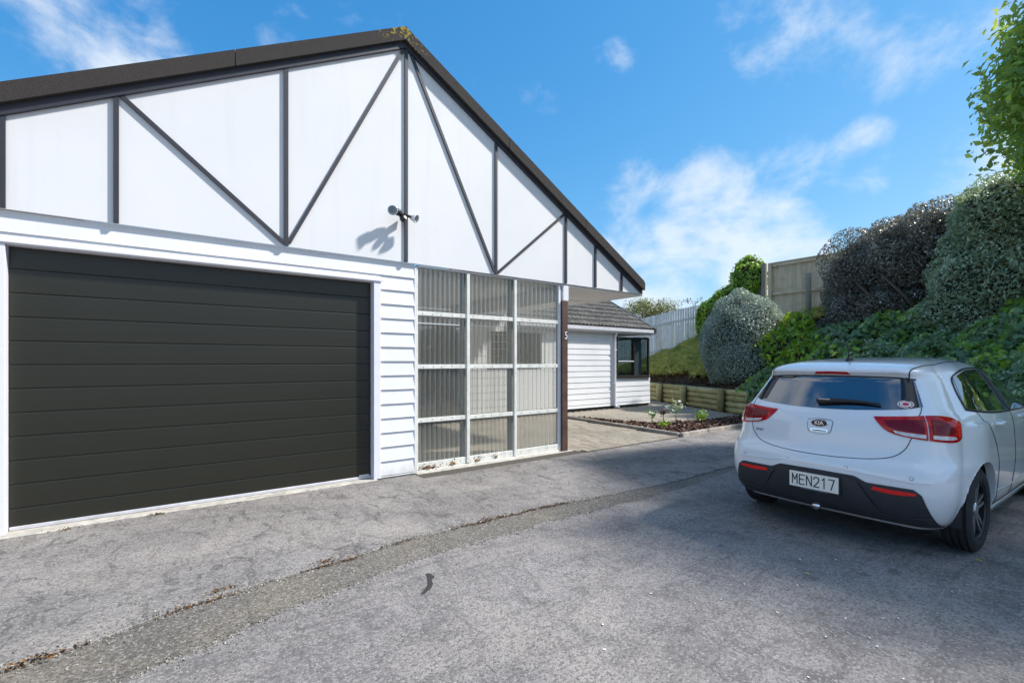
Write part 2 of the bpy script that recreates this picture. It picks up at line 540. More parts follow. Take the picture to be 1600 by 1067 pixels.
M['silver'] = m_leaf('silver_leaf', [(0.0, (0.136, 0.193, 0.140)), (0.35, (0.285, 0.365, 0.292)), (0.75, (0.512, 0.603, 0.512)), (1.0, (0.900, 0.900, 0.900))], 0.42, 0.22, 0.5, (0.683, 0.821, 0.593))
M['olive'] = m_leaf('dark_olive_leaf', [(0.0, (0.101, 0.086, 0.073)), (0.5, (0.209, 0.192, 0.159)), (0.85, (0.405, 0.398, 0.338)), (1.0, (0.783, 0.783, 0.702))], 0.36, 0.22, 0.65, (0.405, 0.405, 0.216))
M['greygreen'] = m_leaf('grey_green_leaf', [(0.0, (0.177, 0.243, 0.146)), (0.5, (0.371, 0.466, 0.296)), (0.85, (0.628, 0.759, 0.531)), (1.0, (0.900, 0.900, 0.900))], 0.38, 0.28, 0.6, (0.804, 0.900, 0.386))
M['ivy'] = m_leaf('ivy_leaf', [(0.0, (0.073, 0.122, 0.065)), (0.5, (0.155, 0.268, 0.122)), (0.82, (0.292, 0.455, 0.162)), (1.0, (0.585, 0.763, 0.260))], 0.32, 0.28, 0.55, (0.568, 0.812, 0.130))
M['limeivy'] = m_leaf('lime_ivy_leaf', [(0.0, (0.093, 0.196, 0.027)), (0.5, (0.225, 0.402, 0.047)), (0.85, (0.433, 0.619, 0.065)), (1.0, (0.750, 0.824, 0.093))], 0.4, 0.3, 0.4, (0.750, 0.900, 0.056))
M['broad'] = m_leaf('broad_tree_leaf', [(0.0, (0.120, 0.228, 0.058)), (0.5, (0.253, 0.441, 0.101)), (0.85, (0.441, 0.694, 0.134)), (0.97, (0.694, 0.900, 0.160)), (1.0, (0.900, 0.900, 0.160))], 0.35, 0.45, 0.5, (0.900, 0.900, 0.134))
M['grass'] = m_leaf('bank_grass', [(0.0, (0.216, 0.240, 0.048)), (0.5, (0.456, 0.456, 0.108)), (0.85, (0.660, 0.612, 0.180)), (1.0, (0.744, 0.636, 0.288))], 0.6, 0.35, 0.3, (0.660, 0.624, 0.120))
M['paletree'] = m_leaf('pale_tree_leaf', [(0.0, (0.12, 0.125, 0.045)), (0.6, (0.25, 0.25, 0.11)), (1.0, (0.45, 0.43, 0.24))], 0.6, 0.3, 0.3)
M['debris'] = m_leaf('brown_debris', [(0.0, (0.07, 0.038, 0.016)), (0.6, (0.17, 0.09, 0.035)), (1.0, (0.28, 0.19, 0.09))], 0.85, 0.0, 0.2)
M['grit'] = m_leaf('pale_grit', [(0.0, (0.20, 0.19, 0.16)), (0.6, (0.36, 0.34, 0.29)), (1.0, (0.55, 0.52, 0.44))], 0.85, 0.0, 0.2)
M['rust'] = m_leaf('rust_brown_leaf', [(0.0, (0.16, 0.08, 0.03)), (0.6, (0.36, 0.19, 0.07)), (1.0, (0.5, 0.34, 0.16))], 0.85, 0.0, 0.2)
M['petal'] = m_simple('white_petal', (0.75, 0.74, 0.70), 0.6)
M['yellowleaf'] = m_simple('yellow_leaf', (0.62, 0.48, 0.08), 0.6)


def schlick(nt, f0=0.04, gain=1.0):
    fc = nd(nt, 'ShaderNodeLayerWeight', {'Blend': 0.5}).outputs['Facing']
    return math_(nt, 'MULTIPLY_ADD', math_(nt, 'POWER', fc, 5.0), (1 - f0) * gain, f0 * gain, clamp=True)


def m_corrugated():
    m, nt, b = mat('clear_corrugated_plastic')
    p = world_pos(nt)
    sp = nd(nt, 'ShaderNodeSeparateXYZ', {0: p})
    dirt = noise(nt, mapping(nt, p, scale=(9, 9, 1.2)), 1.0, 5, 0.65)
    low = out(nd(nt, 'ShaderNodeMapRange', {'Value': sp.outputs[2], 'From Min': 0.75, 'From Max': 0.05, 'To Min': 0.0, 'To Max': 0.22}))
    df = math_(nt, 'ADD', math_(nt, 'MULTIPLY', dirt, 0.18), low)
    setb(nt, b, Base_Color=(0.78, 0.78, 0.72), Roughness=0.16, Specular_IOR_Level=0.6)
    tl = nd(nt, 'ShaderNodeBsdfTranslucent', {'Color': (0.72, 0.71, 0.64, 1)})
    haze = nd(nt, 'ShaderNodeMixShader', {0: 0.6, 1: out(b), 2: out(tl)})
    tp = nd(nt, 'ShaderNodeBsdfTransparent', {'Color': (0.97, 0.97, 0.95, 1)})
    gl = nd(nt, 'ShaderNodeBsdfGlossy', {'Color': (1, 1, 1, 1), 'Roughness': 0.16})
    rf = nd(nt, 'ShaderNodeBsdfRefraction', {'Color': (0.92, 0.92, 0.89, 1), 'IOR': 1.02, 'Roughness': 0.14})
    thru = nd(nt, 'ShaderNodeMixShader', {0: 0.58, 1: out(tp), 2: out(rf)})
    clear = nd(nt, 'ShaderNodeMixShader', {0: schlick(nt, 0.09, 1.5), 1: out(thru), 2: out(gl)})
    mx = nd(nt, 'ShaderNodeMixShader', {0: math_(nt, 'ADD', df, 0.19, clamp=True), 1: out(clear), 2: out(haze)})
    nt.links.new(out(mx), nt.nodes['Material Output'].inputs['Surface'])
    return m


def m_glass(name, tint=(0.75, 0.8, 0.8), ior=1.5):
    m, nt, b = mat(name)
    tp = nd(nt, 'ShaderNodeBsdfTransparent', {'Color': (*tint, 1)})
    gl = nd(nt, 'ShaderNodeBsdfGlossy', {'Color': (1, 1, 1, 1), 'Roughness': 0.01})
    mx = nd(nt, 'ShaderNodeMixShader', {0: schlick(nt, 0.07), 1: out(tp), 2: out(gl)})
    nt.links.new(out(mx), nt.nodes['Material Output'].inputs['Surface'])
    return m


M['corr'] = m_corrugated()
M['glass'] = m_glass('window_glass')
M['chrome'] = m_simple('chrome', (0.85, 0.85, 0.86), 0.08, metal=1.0)


# =================================================================== GROUND
def wall_s(x, y):
    return 0.896 * (x - 12.72) - 0.444 * (y - 7.15)


def from_ts(t, s):
    return 12.72 + 0.444 * t + 0.896 * s, 7.15 + 0.896 * t - 0.444 * s


def bank_h(t, s):
    b = 0.60 + 0.55 * min(max(s, 0), 4.2)
    return b + 0.10 * mnoise.noise((t * 0.9, s * 0.9, 3.1)) * min(1, s)


g = 420.0
gm = mesh_data('ground', [(-g, -g, -0.05), (g, -g, -0.05), (g, g, -0.05), (-g, g, -0.05)], [[0, 1, 2, 3]], M['farland'])
tag(add('ground', gm), kind='structure')


def lerp_curve(pts, x):
    if x <= pts[0][0]:
        (x0, y0), (x1, y1) = pts[0], pts[1]
    else:
        for (x0, y0), (x1, y1) in zip(pts[:-1], pts[1:]):
            if x0 <= x <= x1:
                break
    return y0 + (y1 - y0) * (x - x0) / (x1 - x0)


UP = [(-3, 2.62), (-.58, 3.116), (-.23, 3.19), (.25, 3.33), (.8, 3.40), (1.39, 3.50), (2.07, 3.52), (3.02, 3.52), (4.25, 3.37), (5.2, 3.35), (6.2, 3.37), (20, 3.6)]
LO = [(-3, 2.05), (-.15, 2.70), (.21, 2.79), (.52, 2.9), (1.03, 3.04), (1.69, 3.13), (2.06, 3.11), (2.72, 3.17), (3.57, 3.12), (4.42, 3.10), (5.96, 3.23), (20, 3.50)]


def up_edge(x):
    return lerp_curve(UP, x) + 0.030 * mnoise.noise((x * 5, 1.3, 0)) + 0.014 * mnoise.noise((x * 21, 7.3, 0)) + 0.05 * mnoise.noise((x * 1.3, 4, 0))


def lo_edge(x):
    return lerp_curve(LO, x) + 0.035 * mnoise.noise((x * 4, 9.3, 0)) + 0.020 * mnoise.noise((x * 19, 2.3, 0))


def sheet(name, xs, ea, eb, z, m, skirt_a=True, skirt_b=True):
    vs, fs = [], []
    for x in xs:
        a, b = ea(x), eb(x)
        vs += [(x, a, z - 0.035), (x, a, z - 0.004), (x, a + 0.006, z), (x, b - 0.006, z), (x, b, z - 0.004), (x, b, z - 0.035)]
    for i in range(len(xs) - 1):
        for k in range(5):
            if (k < 1 and not skirt_a) or (k > 3 and not skirt_b):
                continue
            fs.append([6 * i + k, 6 * i + 6 + k, 6 * i + 7 + k, 6 * i + 1 + k])
    o = add(name, mesh_data(name, vs, fs, m))
    return tag(o, kind='structure')


xs = [-14, -8, -4] + [-3 + 0.03 * i for i in range(0, 360)] + [9, 11, 14]
sheet('driveway', xs, lambda x: -12.0, lo_edge, 0.0, M['asphalt'])
sheet('apron_pavement', xs, up_edge, lambda x: 5.66 if x < 5.22 else 5.235, 0.0, M['apron'])
sheet('drain_channel', xs, lambda x: lo_edge(x) - 0.03, lambda x: up_edge(x) + 0.03, -0.012, M['channel'])

# bank behind the log wall
nt_, ns_ = 70, 34
vs, fs = [], []
for i in range(nt_ + 1):
    t = -16 + 30 * i / nt_
    for j in range(ns_ + 1):
        s = 0.10 + 13 * (j / ns_) ** 1.5
        x, y = from_ts(t, s)
        vs.append((x, y, bank_h(t, s)))
for i in range(nt_):
    for j in range(ns_):
        a = i * (ns_ + 1) + j
        fs.append([a, a + 1, a + ns_ + 2, a + ns_ + 1])
for i in range(nt_):       # the cut face behind the logs
    n0 = len(vs)
    for k in (i, i + 1):
        x, y, z = vs[k * (ns_ + 1)]
        vs += [(x, y, -0.05)]
    fs.append([i * (ns_ + 1), (i + 1) * (ns_ + 1), n0 + 1, n0])
tag(add('bank', mesh_data('bank', vs, fs, M['soil'], True)), kind='structure')

# low hill far beyond the fence
vs, fs = [], []
for i in range(25):
    for j in range(13):
        u, v = i / 24 * 2 - 1, j / 12 * 2 - 1
        hgt = 15.5 * math.exp(-3.2 * (u * u + v * v)) + 0.8 * mnoise.noise((u * 4, v * 4, 0)) - 1.2
        vs.append((118 + 90 * u * 0.7 - 40 * v, 96 + 70 * u * -0.5 + 45 * v, hgt))
for i in range(24):
    for j in range(12):
        a = i * 13 + j
        fs.append([a, a + 1, a + 14, a + 13])
tag(add('hill', mesh_data('hill', vs, fs, M['farland'], True)), kind='structure')

# =================================================================== GARAGE
GB = thing('garage', 'white gabled garage with black batten strips and wide dark roller door', 'garage', (2.45, 5.5, 0))
mL, mR = 0.5500, 0.5765
AX, AZ = 2.453, 5.289


def rake(x):
    return AZ - (AX - x) * mL if x < AX else AZ - (x - AX) * mR


BX = [-2.30, -1.002, -0.302, 1.083, 2.444, 3.789, 5.12, 5.783, 6.435, 7.00]
for a, b in zip(BX[:-1], BX[1:]):
    top = [(b, rake(b) + 0.05)]
    if a < AX < b:
        top.append((AX, AZ + 0.05))
    top.append((a, rake(a) + 0.05))
    lo = 2.630
    pts = [(a + .001, lo), (b - .001, lo)] + [(min(max(x, a + .001), b - .001), max(z, lo + .01)) for x, z in top]
    prism_xz('gable_panel', pts, 5.480, 5.520, M['gable'], GB)
for x in BX[1:-1]:
    wdt = 0.038 if x != 1.083 else 0.042
    prism_xz('batten', [(x - wdt / 2, 2.634), (x + wdt / 2, 2.634), (x + wdt / 2, rake(x + wdt / 2) + .02), (x - wdt / 2, rake(x - wdt / 2) + .02)], 5.455, 5.479, M['trim'], GB)
for a, b in [((-0.275, 3.775), (1.058, 2.665)), ((2.412, 5.235), (1.112, 2.668)), ((2.490, 5.250), (3.762, 2.665)), ((3.820, 2.658), (5.092, 3.715))]:
    bar('batten', a, b, 0.036, 5.4575, 5.479, M['trim'], GB)


def rake_piece(name, x0, x1, dz0, dz1, y0, y1, m, dx=0.0):
    """strip following the rake between vertical offsets dz0..dz1"""
    f = (y0) / 5.5
    q = lambda x, dz: (x * f + dx, 1.4 + (rake(x) + dz - 1.4) * f)
    return prism_xz(name, [q(x0, dz0), q(x1, dz0), q(x1, dz1), q(x0, dz1)], y0, y1, m, GB)


rake_piece('barge_board', -2.35, AX, 0.0, 0.125, 5.444, 5.478, M['trim'])
rake_piece('barge_board', AX, 7.045, 0.0, 0.125, 5.444, 5.478, M['trim'])
jl = [-2.40, -1.2, 0.62, AX]
for a, b in zip(jl[:-1], jl[1:]):
    rake_piece('verge_cap', a + 0.004, b - 0.004 if b != AX else b, 0.105, 0.268, 5.395, 5.443, M['verge'])
jr = [AX, 4.05, 5.6, 7.10]
for a, b in zip(jr[:-1], jr[1:]):
    rake_piece('verge_cap', a + (0.004 if a != AX else 0), b - 0.004, 0.105, 0.268, 5.395, 5.443, M['verge'])
# roof slopes
for x0, x1 in ((-2.45, AX), (AX, 7.10)):
    prism_xz('roof_slope', [(x0, rake(x0) + .10), (x1, rake(x1) + .10), (x1, rake(x1) + .235), (x0, rake(x0) + .235)], 5.4825, 9.62, M['verge'], GB)
    n = 14
    dxs = (x1 - x0) / n
    sl = (rake(x1) - rake(x0)) / (x1 - x0)
    for i in range(n):
        a = x0 + i * dxs
        up = 0.02
        z = lambda x, e: rake(x) + .235 + e
        e0, e1 = (0.03, 0.004) if x0 < 0 else (0.004, 0.03)
        prism_xz('roof_course', [(a, z(a, .001)), (a + dxs, z(a + dxs, .001)), (a + dxs, z(a + dxs, e1)), (a, z(a, e0))], 5.50, 9.62, M['verge'], GB)
# eave, soffit and beam on the right
box('soffit', 2.62, 7.02, 5.521, 9.625, 2.605, 2.625, M['soffit'], GB)
for yy in (6.7, 7.9):
    box('soffit_strip', 5.24, 6.99, yy, yy + 0.035, 2.598, 2.6045, M['soffit'], GB)
box('fascia', 7.021, 7.045, 5.49, 9.15, 2.60, 2.78, M['white'], GB)
box('beam', 5.085, 5.205, 5.49, 9.10, 2.365, 2.604, M['white'], GB, 0.006)


def weatherboard(name, x0, x1, zb, h, y, m, parent, lip=0.024):
    pr = [(y - lip, zb), (y - lip + 0.002, zb + 0.006), (y - 0.006, zb + h), (y + 0.012, zb + h), (y + 0.012, zb)]
    vs = [(x0, a, b) for a, b in pr] + [(x1, a, b) for a, b in pr]
    n = len(pr)
    fs = [list(range(n)), list(range(2 * n - 1, n - 1, -1))] + [[i, (i + 1) % n, (i + 1) % n + n, i + n] for i in range(n)]
    bm = bmesh.new()
    bv = [bm.verts.new(v) for v in vs]
    for f in fs:
        bm.faces.new([bv[i] for i in f])
    return bm_to(name, bm, m, parent)


EXP = 0.1725
# header boards over the door
weatherboard('weatherboard', -2.3, 2.573, 2.452, 0.175, 5.525, M['board'], GB)
z = 2.452
k = 0
while z > 0.03:
    z2 = z - EXP
    zb = max(z2, 0.015)
    weatherboard('weatherboard', 2.135, 2.573, zb, z - zb - 0.001, 5.525, M['board'], GB)
    weatherboard('weatherboard', -2.3, -1.075, zb, z - zb - 0.001, 5.525, M['board'], GB)
    if zb > 2.27:
        weatherboard('weatherboard', -1.074, 2.134, 2.385, z - 2.386, 5.525, M['board'], GB)
    z = z2
box('wall_lining', -2.3, 2.57, 5.538, 5.56, 2.40, 2.62, M['board'], GB)
box('wall_lining', 2.075, 2.57, 5.538, 5.66, 0.0, 2.40, M['board'], GB)
box('wall_lining', -2.3, -1.05, 5.538, 5.66, 0.0, 2.40, M['board'], GB)
box('corner_stop', 2.574, 2.60, 5.505, 5.56, 0.0, 2.60, M['board'], GB)
box('side_wall', 2.50, 2.565, 5.662, 9.15, 0, 2.60, M['board'], GB)
box('side_wall', -2.3, -2.24, 5.662, 9.15, 0, 2.60, M['board'], GB)
box('rear_wall', -2.24, 2.50, 9.05, 9.15, 0, 2.60, M['board'], GB)
# door frame
box('door_jamb', 2.045, 2.130, 5.487, 5.64, 0.012, 2.352, M['jamb'], GB, 0.003)
box('door_jamb', -1.070, -0.990, 5.487, 5.64, 0.012, 2.352, M['jamb'], GB, 0.003)
box('door_head', -1.072, 2.134, 5.490, 5.64, 2.352, 2.385, M['jamb'], GB, 0.003)
box('head_flashing', -1.09, 2.155, 5.472, 5.4885, 2.362, 2.386, M['white'], GB, 0.003)
# roller door
DR = bpy.data.objects.new('garage_door', None)
link(DR, GB, (0.52, 5.60, 0))
tag(DR, 'dark olive black sectional garage door with horizontal ribs')
zs = [0.045] + [0.193 + 0.1977 * i for i in range(11)] + [2.375]
for i, (a, b) in enumerate(zip(zs[:-1], zs[1:])):
    bm = bmesh.new()
    # shallow convex rib with a narrow step at its lower edge
    pr = [(0.0, a + .0015), (-0.006, a + .0035), (-0.0075, a + .010), (-0.0082, (a + b) / 2), (-0.0072, b - .012), (-0.005, b - .0035), (0.0, b - .0015)]
    vs = [(-0.985, 5.60 + y, zz) for y, zz in pr] + [(2.042, 5.60 + y, zz) for y, zz in pr]
    n = len(pr)
    bv = [bm.verts.new(v) for v in vs]
    for q in range(n - 1):
        bm.faces.new((bv[q], bv[q + 1], bv[q + 1 + n], bv[q + n]))
    bm.faces.new(bv[:n])
    bm.faces.new(bv[n:][::-1])
    bm.faces.new((bv[0], bv[n], bv[2 * n - 1], bv[n - 1]))
    bm_to('door_rib', bm, M['door'], DR)
box('door_backing', -0.985, 2.042, 5.601, 5.63, 0.03, 2.39, M['black'], DR)
box('bottom_rail', -0.985, 2.042, 5.583, 5.615, 0.016, 0.045, M['alu'], DR, 0.003)
box('bottom_seal', -0.985, 2.042, 5.588, 5.612, 0.002, 0.0158, M['rubber'], DR)
box('latch_plate', 1.90, 2.02, 5.578, 5.5845, 0.046, 0.068, M['alu'], DR, 0.002)
# concrete threshold with chipped front edge
bm = bmesh.new()
prev = None
for i in range(80):
    x = -1.2 + 3.28 * i / 79
    yf = 5.468 - 0.04 * (i < 14) + 0.028 * mnoise.noise((x * 6, 3, 1)) + 0.012 * mnoise.noise((x * 23, 3, 1))
    cur = [bm.verts.new((x, yf, 0.001)), bm.verts.new((x, yf + .008, 0.012)), bm.verts.new((x, 5.60, 0.014))]
    if prev:
        for q in (0, 1):
            bm.faces.new((prev[q], cur[q], cur[q + 1], prev[q + 1]))
    prev = cur
bm_to('threshold', bm, M['concrete'], GB)

# =================================================================== CORRUGATED SCREEN
SCN = thing('corrugated_screen', 'clear corrugated plastic screen in white timber grid beside brown post', 'screen', (3.8, 5.52, 0))
cols = [(2.612, 3.335), (3.385, 4.135), (4.185, 5.035)]
for ci, (a, b) in enumerate(cols):
    n = 11 * 16
    pitch = (b - a + 0.05) / 11
    vs, fs = [], []
    for i in range(n + 1):
        x = a - .025 + (b - a + .05) * i / n
        ph = ((x - a) / pitch) % 1.0
        q = math.sin(ph * math.tau)
        q = max(-1, min(1, q * 1.7))            # squared-off trapezoidal rib
        vs += [(x, 5.553 + 0.017 * q, 0.07), (x, 5.553 + 0.017 * q, 2.602)]
    for i in range(n):
        fs.append([2 * i, 2 * i + 2, 2 * i + 3, 2 * i + 1])
    o = add('corrugated_sheet', mesh_data('corrugated_sheet', vs, fs, M['corr'], False), SCN)
screw_me = None
for ci, (a, b) in enumerate(cols):
    for zi, zc in enumerate((0.085, 0.662 - .004 * ci, 1.345, 2.022)):
        hh = 0.027 if zi else 0.042
        box('rail', a - .008, b + .004, 5.515, 5.534, zc - hh, zc + hh, M['screenpaint'], SCN, 0.002)
        box('back_rail', a - .008, b + .004, 5.575, 5.61, zc - hh, zc + hh, M['screenpaint'], SCN, 0.002)
        pitch = (b - a) / 5
        for q in range(5):
            if screw_me is None:
                bm = bmesh.new()
                bmesh.ops.create_cone(bm, segments=8, radius1=0.0065, radius2=0.004, depth=0.006, cap_ends=True)
                bmesh.ops.rotate(bm, verts=bm.verts, matrix=__import__('mathutils').Matrix.Rotation(rad(90), 3, 'X'))
                screw_me = bpy.data.meshes.new('screw')
                bm.to_mesh(screw_me)
                bm.free()
                screw_me.materials.append(M['screw'])
            add('screw', screw_me, SCN, (a + pitch * (q + .5) + random.uniform(-.02, .02), 5.5125, zc + random.uniform(-.008, .008)))
for x in (3.36, 4.16):
    box('mullion', x - 0.024, x + 0.024, 5.500, 5.538, 0.04, 2.60, M['screenpaint'], SCN, 0.003)
    box('back_stud', x - 0.045, x + 0.045, 5.572, 5.66, 0.04, 2.60, M['screenpaint'], SCN, 0.003)
box('end_stile', 5.002, 5.046, 5.505, 5.575, 0.04, 2.60, M['white'], SCN, 0.003)
box('end_stile', 2.603, 2.625, 5.512, 5.60, 0.04, 2.60, M['screenpaint'], SCN, 0.002)
box('bottom_plate', 2.603, 5.046, 5.505, 5.66, 0.012, 0.038, M['screenpaint'], SCN, 0.003)
box('sill', 2.58, 5.26, 5.43, 5.68, 0.001, 0.0118, M['concrete'], SCN, 0.003)

PO = thing('veranda_post', 'brown stained post with white number at the screen end', 'post', (5.11, 5.53, 0))
box('post_shaft', 5.050, 5.172, 5.475, 5.597, 0.013, 2.363, M['brownpost'], PO, 0.005)
num = text_mesh('house_number', '5', 0.17, M['white'], PO, 0.003, 0.0, 0.8)
num.location = Vector((5.128, 5.4705, 1.815)) - ORG[PO]
num.rotation_euler = (rad(90), 0, 0)

# =================================================================== HOUSE BEHIND
HS = thing('house', 'white weatherboard house with grey tiled roof and corner window', 'house', (9, 9.65, 0))
HY = 9.65
XE = 12.72
DX0, DX1 = 4.45, 5.80          # glazed entrance
WX0, WX1 = 6.50, 8.15          # window seen through the screen
CX0 = 11.10                    # corner window
z = 2.27
while z > 0.10:
    zb = max(z - 0.160, 0.10)
    h = z - zb - 0.001
    spans = [(2.6, XE)]

    def cut(sp, a, b):
        r = []
        for p, q in sp:
            if b <= p or a >= q:
                r.append((p, q))
            else:
                if a > p:
                    r.append((p, a))
                if b < q:
                    r.append((b, q))
        return r
    spans = cut(spans, 2.0, 8.641)
    if zb > 0.90:
        spans = cut(spans, CX0, XE + .1)
    for p, q in spans:
        weatherboard('weatherboard', p, q, zb, h, HY, M['board'], HS, 0.020)
    z -= 0.160
for x0, x1, z0, z1 in ((2.6, DX0, .1, 2.27), (DX1, CX0, .1, 1.36), (DX1, WX0, 1.36, 2.27), (WX1, CX0, 1.36, 2.27), (WX0, WX1, 2.16, 2.27), (CX0, XE, .1, 0.93)):
    box('wall_lining', x0, x1, HY + .0125, HY + .09, z0, z1, M['board'], HS)
box('wall_lining', 2.6, 7.19, HY - .01, HY + .09, 2.2855, 2.60, M['board'], HS)
for x0, x1, z0, z1 in ((2.6, DX0, .1, 2.27), (DX1, WX0, .1, 2.27), (WX0, WX1, .1, 1.36), (WX1, 8.60, .1, 2.27), (WX0, WX1, 2.16, 2.27)):
    box('flat_cladding', x0, x1, HY - .006, HY + .0115, z0, z1, M['gable'], HS)
box('cover_strip', 8.601, 8.64, HY - .026, HY + .0115, .1, 2.27, M['white'], HS)
box('plinth', 2.6, XE - .03, HY + .015, HY + .12, -0.02, 0.10, M['plinth'], HS)
# right-hand side wall and rear wall
box('side_wall', XE - .09, XE - .002, HY + .092, 14.0, 0.1, 0.93, M['board'], HS)
box('side_wall', XE - .09, XE - .002, 11.65, 14.0, 0.93, 2.5, M['board'], HS)
box('rear_wall', 2.6, XE, 14.001, 14.1, 0, 2.5, M['board'], HS)
box('inner_wall', CX0 - .55, CX0 - .45, HY + .092, 14.0, 0, 2.5, M['soffit'], HS)
box('room_floor', CX0 - .45, XE - .09, HY + .092, 14.0, 0.02, 0.1, M['brownpost'], HS)
box('room_ceiling', 7.2, XE - .01, HY + .093, 14.0, 2.285, 2.32, M['soffit'], HS)
box('curtain', 12.14, 12.52, HY + .14, HY + .20, 0.97, 2.20, M['curtain'], HS, 0.02)


def window(x0, x1, z0, z1, y, mull=(), trans=None, back=None, name='window', sill=True):
    W = bpy.data.objects.new(name, None)
    link(W, HS, ((x0 + x1) / 2, y, z0))
    t = 0.045
    box('frame', x0, x1, y - .03, y + .04, z1 - t, z1, M['frame'], W)
    box('frame', x0, x1, y - .03, y + .04, z0, z0 + t, M['frame'], W)
    for xx in (x0, x1 - t) + tuple(m - t / 2 for m in mull):
        box('frame', xx, xx + t, y - .028, y + .038, z0 + t, z1 - t, M['frame'], W)
    edges = [x0 + t] + [m for m in mull] + [x1 - t]
    for a, b in zip(edges[:-1], edges[1:]):
        box('pane', a + .02, b - .02, y + .004, y + .010, z0 + t, z1 - t, M['glass'], W)
    if trans:
        for a, b, zz in trans:
            box('glazing_bar', a, b, y - .032, y + .03, zz - .03, zz + .03, M['frame'], W)
            box('bar_flashing', a + .03, b - .01, y - .040, y - .0325, zz + .0, zz + .028, M['gutter'], W)
    if sill:
        box('window_sill', x0 - .02, x1 + .02, y - .06, y - .0305, z0 - .04, z0 + .012, M['frame'], W)
    if back:
        box('room_dark_panel', x0 + .05, x1 - .05, y + .25, y + .27, z0, z1, M[back], W)  # dark panel behind the panes stands in for the unlit room
    return W


window(CX0, XE - .05, 0.955, 2.17, HY, mull=(11.93,), trans=((CX0 + .04, 11.90, 1.42),))
window(WX0, WX1, 1.36, 2.16, HY, mull=(7.3,), back='dark')
E_ = window(DX0, DX1, 0.06, 2.25, HY, mull=(5.12,), back='dark', name='entrance_door', sill=False)
# return pane of the corner window
W2 = bpy.data.objects.new('window', None)
link(W2, HS, (XE, HY, .95))
box('pane', XE - .05, XE - .044, HY + .05, 11.60, 0.98, 2.14, M['glass'], W2)
box('frame', XE - .08, XE - .01, 11.60, 11.649, 0.93, 2.2, M['frame'], W2)
box('frame', XE - .08, XE - .01, 10.30, 10.34, 0.975, 2.145, M['frame'], W2)
box('frame', XE - .08, XE - .01, HY + .042, 11.599, 0.93, 0.974, M['frame'], W2)
box('frame', XE - .08, XE - .01, HY + .042, 11.599, 2.146, 2.2, M['frame'], W2)
# gutter, fascia, downpipe
box('eave_lining', 7.2, 12.70, 9.58, HY + .012, 2.271, 2.284, M['trim'], HS)
box('eave_fascia', 7.2, 12.72, 9.565, 9.579, 2.26, 2.43, M['gutter'], HS)
bm = bmesh.new()
pr = [(9.564, 2.29), (9.47, 2.29), (9.440, 2.33), (9.436, 2.425), (9.452, 2.425), (9.456, 2.335), (9.48, 2.305), (9.564, 2.305)]
n = len(pr)
va = [bm.verts.new((7.2, a, b)) for a, b in pr]
vb = [bm.verts.new((12.76, a, b)) for a, b in pr]
for i in range(n):
    bm.faces.new((va[i], va[(i + 1) % n], vb[(i + 1) % n], vb[i]))
bm.faces.new(va)
bm.faces.new(vb[::-1])
bm_to('gutter', bm, M['gutter'], HS)
tube('downpipe', [(10.98, 9.52, 2.29), (10.98, 9.54, 2.22), (10.98, 9.585, 2.15), (10.98, 9.59, 2.0), (10.98, 9.59, 0.12), (11.0, 9.57, 0.07), (11.06, 9.48, 0.05)], 0.040, M['gutter'], HS, 10)
for zz in (1.75, 0.75):
    box('pipe_clip', 10.93, 11.03, 9.546, 9.62, zz, zz + .03, M['gutter'], HS)
# tiled roof: verge at X = 13.1
RS = 0.565
ROOF = bpy.data.objects.new('roof', None)
link(ROOF, HS, (10, 9.4, 2.45))
rz = lambda y: 2.435 + (y - 9.45) * RS
prism = [(7.2, 9.58), (12.70, 9.58), (12.70, 14.4), (7.2, 14.4)]
vs = [(x, y, rz(y) - .03) for x, y in prism] + [(x, y, rz(y) - .12) for x, y in prism]
bm = bmesh.new()
bv = [bm.verts.new(v) for v in vs]
for f in ([0, 1, 2, 3], [7, 6, 5, 4], [0, 4, 5, 1], [1, 5, 6, 2], [2, 6, 7, 3], [3, 7, 4, 0]):
    bm.faces.new([bv[i] for i in f])
bm_to('roof_deck', bm, M['trim'], ROOF)
ang = math.atan(RS)
bm = bmesh.new()
prof = []
for i in range(13):
    u = i / 12
    prof.append((u * 0.31, 0.034 * (0.5 - 0.5 * math.cos(2 * math.tau * u)) ** 0.8))
top0 = [bm.verts.new((x, 0.0, zz + .040)) for x, zz in prof]
top1 = [bm.verts.new((x, 0.37, zz + .004)) for x, zz in prof]
bot0 = [bm.verts.new((x, 0.0, zz + .002)) for x, zz in prof]
for i in range(12):
    bm.faces.new((top0[i], top0[i + 1], top1[i + 1], top1[i]))
    bm.faces.new((bot0[i], bot0[i + 1], top0[i + 1], top0[i]))
bm.faces.new((top0[0], top1[0], bot0[0]))
bm.faces.new((top0[-1], bot0[-1], top1[-1]))
tile_me = bpy.data.meshes.new('roof_tile')
bm.to_mesh(tile_me)
bm.free()
tile_me.materials.append(M['tile'])
for r in range(11):
    for c in range(18):
        yb = 9.46 + r * 0.33 * math.cos(ang)
        o = add('roof_tile', tile_me, ROOF, (12.68 - 0.31 * (c + 1) + random.uniform(-.004, .004), yb, rz(yb) - 0.012))
        o.rotation_euler = (ang, 0, random.uniform(-.006, .006))
bm = bmesh.new()
for (y0, y1, x0, x1, o0, o1) in ((9.42, 14.4, 12.681, 12.77, -.085, .055),):
    vs = [(x0, y0, rz(y0) + o0), (x1, y0, rz(y0) + o0), (x1, y0, rz(y0) + o1), (x0, y0, rz(y0) + o1)]
    vs += [(x0, y1, rz(y1) + o0), (x1, y1, rz(y1) + o0), (x1, y1, rz(y1) + o1), (x0, y1, rz(y1) + o1)]
    bv = [bm.verts.new(v) for v in vs]
    for f in ([0, 1, 2, 3], [7, 6, 5, 4], [0, 4, 5, 1], [1, 5, 6, 2], [2, 6, 7, 3], [3, 7, 4, 0]):
        bm.faces.new([bv[i] for i in f])
